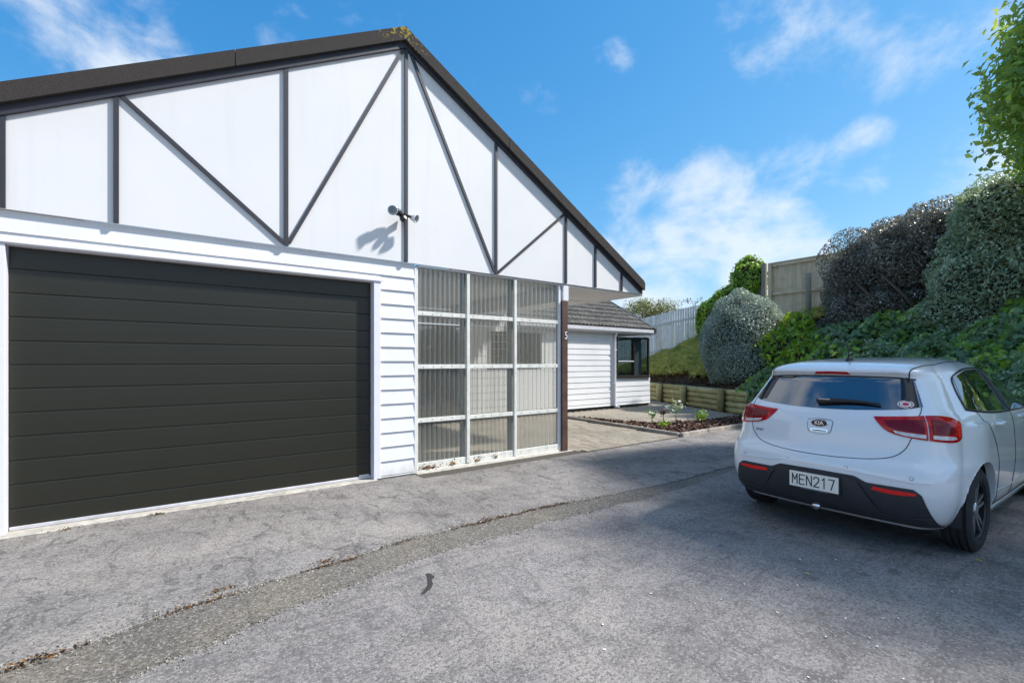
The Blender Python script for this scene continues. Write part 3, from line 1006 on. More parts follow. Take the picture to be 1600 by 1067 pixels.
bm_to('verge_trim', bm, M['trim'], ROOF)
box('eave_flashing', 7.2, 12.68, 9.458, 9.565, 2.418, 2.428, M['gutter'], ROOF)

# white trellis standing in the porch
TR = thing('trellis', 'white square grid trellis standing behind the corrugated screen', 'trellis', (4.95, 7.3, 0))
for i in range(8):
    x = 4.50 + i * 0.125
    box('slat', x, x + .007, 7.30, 7.312, 0.10, 1.95, M['screenpaint'], TR)
for i in range(14):
    zz = 0.16 + i * 0.135
    box('slat', 4.47, 5.49, 7.313, 7.325, zz, zz + .007, M['screenpaint'], TR)

# =================================================================== PAVING
PV = add('paving', mesh_data('paving', [(2.57, 5.235, 0.002), (7.86, 5.235, 0.002), (13.3, 5.6, 0.002), (14.9, 11.5, 0.002), (14.9, 13.9, 0.002), (12.8, 13.9, 0.002), (12.8, 9.64, 0.002), (2.57, 9.64, 0.002)],
                                 [[0, 1, 2, 3, 4, 5, 6, 7]], M['sand']))
tag(PV, kind='structure')
BED = [(7.93, 5.31), (12.2, 5.34), (12.0, 6.22), (10.56, 6.27), (9.61, 6.44), (9.0, 6.60), (8.78, 6.95), (8.50, 7.8), (8.34, 8.62), (8.16, 8.64)]


def inside(poly, x, y):
    r = False
    for (x0, y0), (x1, y1) in zip(poly, poly[1:] + poly[:1]):
        if (y0 > y) != (y1 > y) and x < (x1 - x0) * (y - y0) / (y1 - y0) + x0:
            r = not r
    return r


spots = []
PL, PWd = 0.23, 0.115
ix = 0
x = 2.66
while x < 14.6:
    y = 5.245 + PL / 2 - (PL / 2 if ix % 2 else 0)
    while y < 13.5:
        ok = wall_s(x, y) < -0.12 and not inside(BED, x, y) and (y < 9.62 - PL / 2 or x > 12.85)
        kx = 7.86 + 0.26 * (y - 5.24) / 3.46
        if x > kx - .12 and y < 5.45:
            ok = False
        if abs(x - kx) < 0.10 and y < 8.75:
            ok = False
        if y < 5.70 and x < 5.30:
            ok = False
        if 5.245 + PL / 2 - y > 0.001:
            ok = False
        if ok:
            spots.append((x, y, 1.0))
        elif y < 5.246 and 5.32 < x < kx - .12:
            spots.append((x, 5.245 + PL / 4, .5))
        y += PL
    x += PWd
    ix += 1


def pscore(p):
    d = 0.597 * p[0] + 0.802 * p[1]
    hid = p[0] < 5.2 * p[1] / 5.5 + .1
    return (1 if hid else 0, d)


spots.sort(key=pscore)
bm = bmesh.new()
bm_box(bm, -PWd / 2 + .004, PWd / 2 - .004, -PL / 2 + .004, PL / 2 - .004, 0.0, 0.014, 0.004)
bmesh.ops.delete(bm, geom=[f for f in bm.faces if f.normal.z < -0.9], context='FACES')
pav_me = bpy.data.meshes.new('paver')
bm.to_mesh(pav_me)
bm.free()
pav_me.materials.append(M['paver'])
for x, y, hs in spots[:300]:
    o = add('paver', pav_me, PV, (x, y, 0.001 + random.uniform(0, .0035)))
    o.rotation_euler = (random.uniform(-.006, .006), random.uniform(-.008, .008), random.uniform(-.012, .012))
    o.scale = (1, hs, 1)
pvv = [tuple(v.co) for v in pav_me.vertices]
pvf = [list(p.vertices) for p in pav_me.polygons]
vs, fs = [], []
for x, y, hs in spots[300:]:
    n0 = len(vs)
    dz = random.uniform(0, .004)
    vs += [(a + x, b + y, c + .001 + dz) for a, b, c in pvv]
    fs += [[i + n0 for i in f] for f in pvf]
tag(add('far_pavers', mesh_data('far_pavers', vs, fs, M['paver']), PV), kind='stuff')

# concrete edging of the bark bed
ED = thing('garden_edging', 'low concrete edging in a corner around the bark bed', 'edging', (7.88, 5.25, 0))
for (a, b, n, hh) in (((7.865, 5.30), (8.13, 8.72), 4, 0.075), ((7.865, 5.255), (12.3, 5.30), 5, 0.075)):
    a, b = Vector(a), Vector(b)
    d = (b - a).normalized()
    p = Vector((-d.y, d.x)) * 0.045
    for i in range(n):
        q0, q1 = a + (b - a) * (i / n) + d * .004, a + (b - a) * ((i + 1) / n) - d * .004
        bm = bmesh.new()
        for zz in (0.0, hh):
            e = 1.0 if zz == 0 else 0.8
            for c in (q0 + p * e, q1 + p * e, q1 - p * e, q0 - p * e):
                bm.verts.new((c.x, c.y, zz + (random.uniform(-.004, .004) if zz else 0)))
        bm.verts.ensure_lookup_table()
        v = bm.verts
        for f in ([4, 5, 6, 7], [0, 1, 5, 4], [1, 2, 6, 5], [2, 3, 7, 6], [3, 0, 4, 7]):
            bm.faces.new([v[k] for k in f])
        bmesh.ops.bevel(bm, geom=[e for e in bm.edges], offset=0.006, segments=1, affect='EDGES')
        bm_to('edging_block', bm, M['kerbc'], ED)

# bark bed
bedm = mesh_data('garden_bed', [(x, y, 0.03) for x, y in BED], [list(range(len(BED)))], M['soil'])
tag(add('garden_bed', bedm), kind='structure')


def leaf_mesh(name, pts, nrm, size, m, parent=None, seed=1, jitter=0.8, aspect=0.5, fold=0.12, lobed=False, along=None, sizevar=0.35, kind=None, loc=(0, 0, 0)):
    rng = np.random.default_rng(seed)
    N = len(pts)
    pts = np.asarray(pts, float) - np.asarray(loc, float)
    nn = np.asarray(nrm, float) + jitter * rng.normal(size=(N, 3))
    nn /= np.linalg.norm(nn, axis=1, keepdims=True) + 1e-9
    t = rng.normal(size=(N, 3)) if along is None else np.asarray(along, float) + 0.35 * rng.normal(size=(N, 3))
    t -= nn * np.sum(t * nn, axis=1, keepdims=True)
    t /= np.linalg.norm(t, axis=1, keepdims=True) + 1e-9
    s = np.cross(nn, t)
    L = size * (1 + sizevar * rng.normal(size=(N, 1)).clip(-2, 2))
    Wd = L * aspect
    if lobed:
        prof = [(-.5, 0, 0), (-.32, .55, -.5), (.02, .38, 0), (.12, .95, -.9), (.22, .30, 0), (.55, 0, -.2), (.22, -.30, 0), (.12, -.95, -.9), (.02, -.38, 0), (-.32, -.55, -.5)]
    else:
        prof = [(-.5, 0, 0), (-.05, .5, 1), (.5, 0, -.6), (-.05, -.5, 1)]
    K = len(prof)
    V = np.empty((N, K, 3))
    for k, (a, b, c) in enumerate(prof):
        V[:, k] = pts + t * L * a + s * Wd * b + nn * L * fold * c
    me = bpy.data.meshes.new(name)
    me.vertices.add(N * K)
    me.vertices.foreach_set('co', V.reshape(-1))
    me.loops.add(N * K)
    me.loops.foreach_set('vertex_index', np.arange(N * K, dtype=np.int32))
    me.polygons.add(N)
    me.polygons.foreach_set('loop_start', np.arange(0, N * K, K, dtype=np.int32))
    me.materials.append(m)
    me.update(calc_edges=True)
    at = me.attributes.new('rnd', 'FLOAT', 'FACE')
    at.data.foreach_set('value', rng.beta(2.0, 2.4, size=N).astype(np.float32))
    o = add(name, me, parent, loc)
    if kind:
        o['kind'] = kind
    return o


def lump(dirs, seed, amp, freq=3.0, n=7):
    rng = np.random.default_rng(seed)
    r = np.zeros(len(dirs))
    for k in range(n):
        v = rng.normal(size=3)
        v /= np.linalg.norm(v)
        f = freq * (0.7 + 1.6 * rng.random())
        r += np.sin(dirs @ v * f + rng.random() * 6.28) / (1 + 0.4 * k)
    return 1 + amp * r / 2.2


def blob_points(c, R, n, seed, amp=0.12, shell=0.25, freq=4.0, zmin=None):
    rng = np.random.default_rng(seed)
    d = rng.normal(size=(n, 3))
    d /= np.linalg.norm(d, axis=1, keepdims=True)
    rr = lump(d, seed + 100, amp, freq)
    f = (1 - shell * rng.random(n) ** 1.6) * rr
    P = np.asarray(c) + d * np.asarray(R) * f[:, None]
    nr = d / np.asarray(R)
    nr /= np.linalg.norm(nr, axis=1, keepdims=True)
    if zmin is not None:
        k = P[:, 2] > zmin
        P, nr = P[k], nr[k]
    return P, nr


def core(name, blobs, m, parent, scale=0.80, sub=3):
    """solid filler inside a dense shrub, dark like the shade among its branches"""
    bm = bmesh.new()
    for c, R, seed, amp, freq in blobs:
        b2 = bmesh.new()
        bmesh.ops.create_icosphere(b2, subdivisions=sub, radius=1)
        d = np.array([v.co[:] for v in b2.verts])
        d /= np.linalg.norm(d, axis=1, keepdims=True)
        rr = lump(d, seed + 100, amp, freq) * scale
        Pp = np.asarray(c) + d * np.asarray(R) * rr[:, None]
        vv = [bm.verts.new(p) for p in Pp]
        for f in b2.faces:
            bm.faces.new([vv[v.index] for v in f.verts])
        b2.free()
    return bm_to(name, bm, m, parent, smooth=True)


def shrub(name, label, cat, blobs, per, size, leafm, base, limbs, group=None, shell=0.28, aspect=0.5, jitter=0.8, lobed=False, seed=5, cscale=0.80, zmin=None, twig=0):
    """blobs: (centre, radii, seed, amp, freq); per = leaves per square metre of crown surface"""
    T = thing(name, label, cat, base, group)
    PP, NN = [], []
    for c, R, sd_, amp, fr in blobs:
        area = 4 * math.pi * ((R[0] * R[1]) ** 1.6 / 3 + (R[0] * R[2]) ** 1.6 / 3 + (R[1] * R[2]) ** 1.6 / 3) ** (1 / 1.6)
        P, Nn = blob_points(c, R, int(per * area), sd_, amp, shell, fr, zmin)
        PP.append(P)
        NN.append(Nn)
    PP, NN = np.concatenate(PP), np.concatenate(NN)
    # keep what lies near the outside of the union
    keep = np.ones(len(PP), bool)
    for c, R, sd_, amp, fr in blobs:
        q = np.linalg.norm((PP - np.asarray(c)) / np.asarray(R), axis=1)
        keep &= q > 0.62
    PP, NN = PP[keep], NN[keep]
    leaf_mesh('foliage', PP, NN, size, leafm, T, seed, jitter, aspect, lobed=lobed)
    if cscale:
        core('dark_twig_core', blobs, M['twigcore'], T, cscale)
    for pts, r0, r1 in limbs:
        n = len(pts)
        tube('limb', pts, [r0 + (r1 - r0) * i / (n - 1) for i in range(n)], M['trunk'], T, 7)
    if twig:
        rng = np.random.default_rng(seed + 9)
        bm = bmesh.new()
        for i in rng.integers(0, len(PP), twig):
            p, nn = Vector(PP[i]), Vector(NN[i])
            q = p + (nn + Vector(rng.normal(size=3) * .5)).normalized() * rng.uniform(.05, .16)
            tube_bm(bm, [p - nn * .15, p, q], [.006, .004, .002], 4, False)
        bm_to('twig_tips', bm, M['trunk'], T)['kind'] = 'stuff'
    return T


# bark chips
rng = np.random.default_rng(3)
P = []
while len(P) < 5200:
    x, y = rng.uniform(7.9, 12.2), rng.uniform(5.3, 8.7)
    if inside(BED, x, y):
        P.append((x, y, 0.035 + abs(rng.normal() * 0.016)))
o = leaf_mesh('bark_mulch', P, np.tile([0, 0, 1.0], (len(P), 1)), 0.062, M['bark'], None, 4, 0.45, 0.55, 0.1, kind='stuff')
tag(o, 'brown bark chips covering the triangular garden bed', 'mulch')

# =================================================================== LOG RETAINING WALL
LW = thing('log_wall', 'low mossy log retaining wall with round posts at the bank', 'retaining wall', (12.72, 7.15, 0))
PT = [-9.6, -7.6, -5.7, -3.8, -1.9, 0.0, 1.97, 3.55, 5.4, 7.3]
for t in PT:
    x, y = from_ts(t, -0.10)
    hh = 0.655 + random.uniform(-.02, .02)
    lathe('post', [(0.098, -0.02), (0.102, hh - .02), (0.094, hh), (0.0, hh + .003)], M['log'], LW, 'Z', 14, (x, y, 0))
for a, b in zip(PT[:-1], PT[1:]):
    for k in range(4):
        r = 0.082 + random.uniform(-.006, .006)
        n = 6
        pts = []
        for i in range(n + 1):
            t = a + .02 + (b - a - .04) * i / n
            x, y = from_ts(t, 0.075 + random.uniform(-.006, .006))
            pts.append((x, y, 0.082 + k * 0.160 + random.uniform(-.004, .004)))
        tube('log', pts, [r * random.uniform(.96, 1.04) for _ in pts], M['log'], LW, 12)

# =================================================================== FENCES
WF = thing('paling_fence', 'weathered white vertical paling fence at the top of the grass bank', 'fence', (18.2, 11.3, 2.2))
A, B = Vector((18.25, 11.0)), Vector((14.95, 13.95))
A, B = Vector((18.15, 10.9)), Vector((16.7, 14.4))
npal = 38
dW = (B - A) / npal
dirw = dW.normalized()
angw = math.atan2(dirw.y, dirw.x)
pal_me = None
for i in range(npal):
    c = A + dW * (i + .5)
    zt = 3.84 - 0.72 * i / npal + random.uniform(-.012, .012)
    zb0 = 1.75 - 0.45 * i / npal
    o = box('paling', -dW.length / 2 + .006, dW.length / 2 - .006, -.009 + random.uniform(-.008, .008), .012, 0, zt - zb0, M['paling'], WF, 0.0, (c.x, c.y, zb0))
    o.rotation_euler = (0, 0, angw)
for zz in (2.30, 3.42):
    o = box('fence_rail', 0, (B - A).length, .0125, .05, 0, .08, M['paling'], WF, 0.0, (A.x, A.y, zz - .12))
    o.rotation_euler = (0, math.atan(.6 / (B - A).length), angw)

TF = thing('timber_fence', 'tall raw timber board fence with heavy rails above the shrubs', 'fence', (17.1, 6.5, 2.6))
y = 7.95
i = 0
while y > 1.5:
    box('board', 17.10, 17.122, y - 0.148, y - 0.002, 2.3, 4.80 + random.uniform(-.008, .008), M['rawfence'], TF)
    y -= 0.150
box('top_rail', 17.03, 17.13, 1.5, 7.95, 4.803, 4.845, M['rawfence'], TF, 0.004)
box('rail', 17.04, 17.098, 1.5, 7.82, 4.70, 4.798, M['rawfence'], TF, 0.004)
box('rail', 17.04, 17.098, 1.5, 7.82, 3.72, 3.81, M['rawfence'], TF, 0.004)
box('end_post', 16.995, 17.098, 7.825, 7.94, 2.2, 4.80, M['rawfence'], TF, 0.005)
box('fence_post', 17.0, 17.12, 8.02, 8.17, 2.2, 4.86, M['greypost'], TF, 0.006)
box('board', 17.12, 17.14, 8.17, 8.32, 2.2, 4.80, M['greypost'], TF)
box('board', 17.12, 17.14, 8.325, 8.47, 2.2, 4.78, M['greypost'], TF)
lathe('round_post', [(0.085, 2.0), (0.083, 4.22), (0.07, 4.235), (0.0, 4.24)], M['greypost'], TF, 'Z', 14, (16.6, 6.50, 0))

# =================================================================== VEGETATION
CA, SA = math.cos(rad(36.65)), math.sin(rad(36.65))
shrub('round_shrub', 'clipped round silver leaved shrub above the log wall', 'shrub',
      [((14.02, 7.27, 1.92), (1.20, 1.20, 1.58), 11, .07, 7.0), ((13.9, 7.1, 1.35), (1.16, 1.16, .85), 12, .06, 5)],
      2600, 0.046, M['silver'], (14.0, 7.25, 0.9), [([(14.05, 7.3, .7), (14.0, 7.2, 1.4), (14.1, 7.3, 2.0)], .06, .03)], shell=.20, aspect=.45, jitter=.9, cscale=.86, zmin=.66, twig=420)

shrub('dark_shrub', 'large dark olive shrub leaning over the bank below timber fence', 'shrub',
      [((15.0, 3.90, 3.72), (1.50, 1.45, 1.25), 21, .2, 5.0), ((15.15, 4.55, 3.38), (1.1, .90, 1.0), 22, .22, 5.5), ((14.6, 3.0, 4.02), (1.4, 1.2, 1.05), 23, .2, 5.5),
       ((14.5, 4.50, 2.45), (0.9, 0.85, 0.85), 24, .2, 5), ((14.1, 3.6, 2.7), (.75, .75, .6), 25, .25, 6), ((15.6, 3.6, 4.62), (.9, 1.0, .65), 26, .25, 6), ((14.9, 2.3, 4.35), (.9, .8, .7), 28, .25, 6)],
      1650, 0.056, M['olive'], (14.6, 4.2, 1.7),
      [([(14.0, 4.35, 1.2), (14.1, 4.4, 2.0), (14.5, 4.2, 2.9), (15.0, 4.0, 3.6)], .085, .04), ([(13.95, 4.25, 1.2), (14.0, 4.0, 2.2), (14.1, 3.6, 3.0), (14.5, 3.1, 3.8)], .07, .03),
       ([(13.55, 3.75, 3.45), (13.45, 3.3, 2.9), (13.7, 3.0, 2.3)], .03, .045), ([(13.4, 4.2, 3.3), (13.5, 3.9, 2.9), (13.75, 3.5, 2.5)], .02, .04)],
      shell=.34, aspect=.48, jitter=1.0, cscale=.76, twig=700, seed=6)

shrub('grey_shrub', 'tall grey green shrub at the right edge behind the car', 'shrub',
      [((13.8, 1.55, 3.7), (1.4, 1.25, 1.4), 31, .2, 5.0), ((13.2, 0.6, 3.7), (1.4, 1.3, 1.5), 32, .2, 5.0), ((13.4, 1.9, 2.75), (1.15, 1.1, 1.1), 33, .22, 5.5),
       ((12.6, -.6, 3.6), (1.5, 1.3, 1.7), 34, .2, 5.0), ((12.9, 1.7, 4.3), (.7, .7, .6), 35, .25, 6)],
      1600, 0.058, M['greygreen'], (13.4, 1.3, 2.0),
      [([(13.3, 2.3, 1.4), (13.2, 2.2, 2.3), (13.5, 1.8, 3.1)], .07, .04), ([(13.0, .8, 1.6), (13.1, .9, 2.8), (13.4, 1.0, 3.8)], .07, .03)],
      shell=.32, aspect=.5, jitter=1.0, cscale=.78, twig=600, seed=7)

shrub('lime_shrub', 'bright lime green leafy shrub between round shrub and dark shrub', 'shrub',
      [((13.6, 5.75, 1.75), (.75, .8, .72), 41, .22, 5), ((13.2, 5.0, 1.45), (.6, .7, .55), 42, .22, 5), ((14.3, 5.9, 2.2), (.6, .6, .6), 43, .22, 5)],
      330, 0.105, M['limeivy'], (13.5, 5.6, 1.0), [([(13.6, 5.75, 1.0), (13.6, 5.7, 1.6)], .03, .02)], shell=.5, aspect=.75, jitter=.8, cscale=.72, seed=8, lobed=False, twig=60)

# ivy over the corner of the fences
shrub('fence_ivy', 'bright green ivy mound climbing over the fence corner', 'ivy',
      [((17.20, 8.72, 4.40), (.55, .60, .78), 51, .2, 6), ((17.45, 9.35, 3.85), (.55, .80, .50), 52, .2, 6), ((17.70, 10.15, 3.42), (.45, .85, .58), 53, .12, 5),
       ((17.3, 8.75, 3.6), (.45, .6, .7), 54, .14, 5), ((17.95, 10.85, 3.0), (.35, .4, .75), 55, .12, 5), ((17.6, 9.5, 3.0), (.4, .9, .8), 56, .12, 5)],
      750, 0.085, M['limeivy'], (17.5, 9.4, 2.4), [([(17.4, 8.6, 2.5), (17.35, 8.6, 4.2)], .03, .02)], shell=.22, aspect=.85, jitter=.55, cscale=.88, seed=9, twig=70)

# ivy ground cover on the bank beside the car
rng = np.random.default_rng(17)
t_ = rng.uniform(-11.5, -0.55, 46000)
s_ = rng.uniform(0.02, 3.9, 46000)
P, Nn = [], []
for t, s in zip(t_, s_):
    x, y = from_ts(t, s)
    md = 0.5 + 0.5 * mnoise.noise((t * 0.8, s * 0.9, 5.0)) + 0.35 * mnoise.noise((t * 2.3, s * 2.3, 1.0))
    if mnoise.noise((t * 1.9, s * 1.9, 21.0)) < -.32 and rng.random() < .75:
        md *= .35
    hgt = max(0.05, md) * 0.95 * min(1, 0.35 + s) * min(1, (-.45 - t) * 1.2)
    e = 0.05
    gx = mnoise.noise(((t + e) * 1.3, s * 1.3, 5.0)) - mnoise.noise((t * 1.3, s * 1.3, 5.0))
    P.append((x, y, bank_h(t, s) + hgt * (1 - 0.35 * rng.random() ** 2) + rng.normal() * .02))
    Nn.append((-0.75, 0.25, 0.75))
ivy = leaf_mesh('ivy_groundcover', P, Nn, 0.105, M['ivy'], None, 18, 0.55, 0.62, 0.10, lobed=True, kind='stuff')
tag(ivy, 'dark green ivy groundcover smothering the bank behind the car', 'ivy')
sel = [k for k in range(len(P)) if mnoise.noise((t_[k] * 1.6, s_[k] * 1.6, 11)) > .05 and k % 3 == 0]
ivl = leaf_mesh('young_ivy', [(P[k][0] - .03, P[k][1], P[k][2] + .04) for k in sel], [Nn[k] for k in sel], 0.11, M['limeivy'], None, 28, 0.55, 0.62, 0.10, lobed=True, kind='stuff')
tag(ivl, 'fresh lime green ivy leaves among the dark ivy behind the car', 'ivy')
sel = [k for k in range(len(P)) if mnoise.noise((t_[k] * 1.1 + 9, s_[k] * 1.3, 4)) > .08 and k % 2 == 0]
ivm = leaf_mesh('fine_groundcover', [(P[k][0] - .04, P[k][1] + .01, P[k][2] + .05) for k in sel], [Nn[k] for k in sel], 0.055, M['greygreen'], None, 29, 0.9, 0.5, 0.12, kind='stuff')
tag(ivm, 'small leaved grey green groundcover mixed through the ivy bank', 'groundcover')
bm = bmesh.new()
for k in range(0, 2600, 13):
    a_ = Vector(P[k])
    d_ = Vector((random.uniform(-.5, .1), random.uniform(-.5, .5), random.uniform(-.1, .5)))
    tube_bm(bm, [a_ + Vector((0, 0, -.05)), a_ + d_ * .25 + Vector((-.03, 0, .05)), a_ + d_ * .5 + Vector((-.03, 0, .02))], [.006, .005, .003], 4, False)
o = bm_to('bank_stems', bm, M['trunk'], None)
tag(o, 'thin bare brown stems straggling through the ivy bank', 'stems', kind='stuff')
# ivy trailing down over the logs
P, Nn = [], []
for _ in range(5200):
    t = rng.uniform(-11.5, -1.2)
    x, y = from_ts(t, -0.13 + rng.normal() * .03)
    hang = 0.75 * (0.5 + 0.6 * mnoise.noise((t * 1.7, 0, 2)))
    P.append((x, y, 0.72 - hang * rng.random() ** 1.2))
    Nn.append((-.9, .4, .3))
ivy2 = leaf_mesh('trailing_ivy', P, Nn, 0.09, M['ivy'], None, 19, 0.5, 0.62, 0.10, lobed=True, kind='stuff')
tag(ivy2, 'ivy trails hanging down over the log wall by the car', 'ivy')

# grass on the bank below the paling fence
P, Nn, Al = [], [], []
for _ in range(34000):
    t, s = rng.uniform(0.9, 9.5), rng.uniform(0.35, 4.6)
    x, y = from_ts(t, s)
    if math.hypot(x - 14.05, y - 7.3) < 1.0:
        continue
    if s < 0.42 + 0.25 * mnoise.noise((t * 2, s, 0)):
        continue
    P.append((x, y, bank_h(t, s) + .08 + 0.05 * rng.random() + 0.22 * (mnoise.noise((t * 1.9, s * 1.9, 8)) + .5)))
    Nn.append((-.75 + rng.normal() * .3, -.3 + rng.normal() * .3, .5))
    Al.append((-.6 + rng.normal() * .4, .2 + rng.normal() * .4, .4 + rng.normal() * .4))
gr = leaf_mesh('bank_grass', P, Nn, 0.28, M['grass'], None, 21, 0.35, 0.13, 0.12, along=Al, kind='stuff')
tag(gr, 'rough yellow green grass on the bank below the fence', 'grass')
# dead stems and litter between grass and log wall
P, Nn = [], []
for _ in range(2600):
    t, s = rng.uniform(-1.6, 6), rng.uniform(0.1, 1.1)
    x, y = from_ts(t, s)
    P.append((x, y, bank_h(t, s) + .02 + .03 * rng.random()))
    Nn.append((-.3, .1, 1))
lt = leaf_mesh('bank_litter', P, Nn, 0.08, M['debris'], None, 23, 0.6, 0.4, 0.15, kind='stuff')
tag(lt, 'brown leaf litter along the top of the log wall', 'leaf litter')


def tree(name, label, base, trunk_pts, r0, crowns, per, size, leafm, seed, cat='tree', aspect=.5, clump=.45):
    T = thing(name, label, cat, base)
    n = len(trunk_pts)
    tube('trunk', trunk_pts, [r0 * (1 - .6 * i / (n - 1)) for i in range(n)], M['trunk'], T, 10)
    rng = np.random.default_rng(seed)
    top = Vector(trunk_pts[-1])
    PP, NN = [], []
    bm = bmesh.new()
    for c, R in [(c_, R_) for c_, R_, n_ in crowns for _ in range(n_)]:
        d = rng.normal(size=3)
        d /= np.linalg.norm(d)
        f = rng.random() ** 0.45
        p = np.asarray(c) + d * np.asarray(R) * f
        q = Vector(p)
        st = top.lerp(Vector(trunk_pts[-2]), rng.random() * .8)
        mid = st.lerp(q, .55) + Vector((0, 0, .12 * rng.normal()))
        tube_bm(bm, [st, mid, q], [.028, .016, .005], 5, False)
        g = rng.normal(size=(per, 3)).clip(-1.5, 1.5)
        g *= clump * (0.6 + .6 * rng.random()) / 1.6
        g[:, 2] *= .7
        PP.append(p + g)
        NN.append(g / (np.linalg.norm(g, axis=1, keepdims=True) + 1e-6) + np.array([0, 0, .5]))
    bm_to('limb', bm, M['trunk'], T, smooth=True)
    leaf_mesh('crown', np.concatenate(PP), np.concatenate(NN), size, leafm, T, seed + 1, .7, aspect)
    return T


tree('broadleaf_tree', 'bright green broadleaf tree reaching in at the upper right', (11.9, -0.6, 1.6),
     [(11.9, -.6, 1.2), (11.85, -.45, 2.6), (11.75, -.3, 3.8), (11.65, -.1, 5.0)], .16,
     [((11.62, .02, 6.0), (1.45, 1.55, 2.05), 440), ((10.0, -2.4, 5.6), (2.2, 2.0, 1.3), 80), ((9.2, -1.0, 5.8), (1.6, 1.25, 1.0), 42)], 150, 0.115, M['broad'], 61, clump=.5)
tree('pale_tree', 'pale feathery tree top rising behind the house roof', (26.0, 19.5, 1.5),
     [(26.0, 19.5, 1.0), (26, 19.5, 2.4), (26.1, 19.4, 4.4)], .10, [((25.6, 19.6, 4.75), (1.7, 2.0, .75), 80)], 70, 0.14, M['paletree'], 71, aspect=.3, clump=.45)
# wiry sprig above the paling fence
SPG = thing('climber_sprig', 'thin wiry climber sprig poking above the paling fence', 'plant', (18.0, 11.3, 3.4))
tube('stem', [(18.0, 11.35, 3.3), (18.0, 11.4, 3.75), (17.95, 11.55, 3.98), (17.9, 11.8, 4.02)], [.012, .01, .007, .004], M['trunk'], SPG, 5)
tube('stem', [(18.0, 11.4, 3.7), (18.05, 11.3, 3.95), (18.05, 11.1, 4.0)], [.01, .007, .004], M['trunk'], SPG, 5)
rng = np.random.default_rng(5)
c4 = np.array([[17.92, 11.7, 4.02], [17.95, 11.55, 4.0], [18.05, 11.15, 4.0], [17.9, 11.85, 4.0], [18.0, 11.42, 3.9]])
pp = np.repeat(c4, 9, axis=0) + rng.normal(size=(45, 3)) * .07
leaf_mesh('leaves', pp, np.tile([0, 0, 1.0], (45, 1)), .09, M['olive'], SPG, 3, .8, .6)

# =================================================================== CAR
def m_carpaint():
    m, nt, b = mat('white_car_paint')
    p = world_pos(nt)
    d = noise(nt, p, 3.0, 5, 0.6)
    c = mixc(nt, d, (0.78, 0.80, 0.82), (0.82, 0.835, 0.85))
    sp = nd(nt, 'ShaderNodeSeparateXYZ', {0: p})
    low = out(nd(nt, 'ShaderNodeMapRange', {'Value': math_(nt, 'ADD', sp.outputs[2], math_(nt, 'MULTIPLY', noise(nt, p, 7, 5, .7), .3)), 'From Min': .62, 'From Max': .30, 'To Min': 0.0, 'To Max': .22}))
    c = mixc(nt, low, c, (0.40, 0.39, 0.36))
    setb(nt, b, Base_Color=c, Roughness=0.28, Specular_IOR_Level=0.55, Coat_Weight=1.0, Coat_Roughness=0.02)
    return m


M['paint'] = m_carpaint()
M['carglass'] = m_simple('tinted_car_glass', (0.010, 0.011, 0.012), 0.02, spec=1.0, coat=1.0)
M['carglass'].node_tree.nodes['Principled BSDF'].inputs['Coat IOR'].default_value = 2.3
M['bumperblack'] = m_simple('textured_black_plastic', (0.030, 0.032, 0.036), 0.5, var=0.2, vscale=9, bmp=0.15, bscale=300)
M['gloss'] = m_simple('gloss_black', (0.012, 0.012, 0.014), 0.12, spec=0.6)
M['tyre'] = m_simple('tyre_rubber', (0.022, 0.022, 0.023), 0.8, var=0.35, vscale=14)
M['rim'] = m_simple('alloy_silver', (0.42, 0.43, 0.45), 0.28, metal=0.85)
M['rimdark'] = m_simple('alloy_dark', (0.03, 0.03, 0.033), 0.35, metal=0.3)
M['red'] = m_simple('red_lens', (0.50, 0.005, 0.008), 0.12, spec=0.35, coat=0.2, var=0.35, vscale=22)
M['darkred'] = m_simple('dark_red_lens', (0.17, 0.004, 0.010), 0.12, spec=0.3, coat=0.15)
M['brightred'] = m_simple('red_reflector', (0.85, 0.012, 0.012), 0.15, spec=0.4, coat=0.2)
M['clear'] = m_simple('clear_lens', (0.62, 0.60, 0.60), 0.10, spec=0.6, coat=1.0, var=0.3, vscale=30)
M['plate'] = m_simple('number_plate', (0.90, 0.85, 0.75), 0.4)
M['platetxt'] = m_simple('plate_black', (0.02, 0.017, 0.015), 0.5)
M['bluebadge'] = m_simple('badge_dark_blue', (0.012, 0.022, 0.05), 0.2)
M['stickerred'] = m_simple('sticker_red', (0.55, 0.03, 0.06), 0.4)
M['seam'] = m_simple('panel_gap', (0.03, 0.03, 0.033), 0.8)
M['mirrorglass'] = m_simple('mirror_glass', (0.35, 0.36, 0.38), 0.03, metal=1.0)

CAR = thing('parked_car', 'white hatchback car parked nose in beside the ivy bank', 'car', (4.20, 1.60, 0), rotz=rad(-2.0))
ORG[CAR] = Vector((0, 0, 0))        # parts are given in the car's own frame: x from the tail forward, y to its left

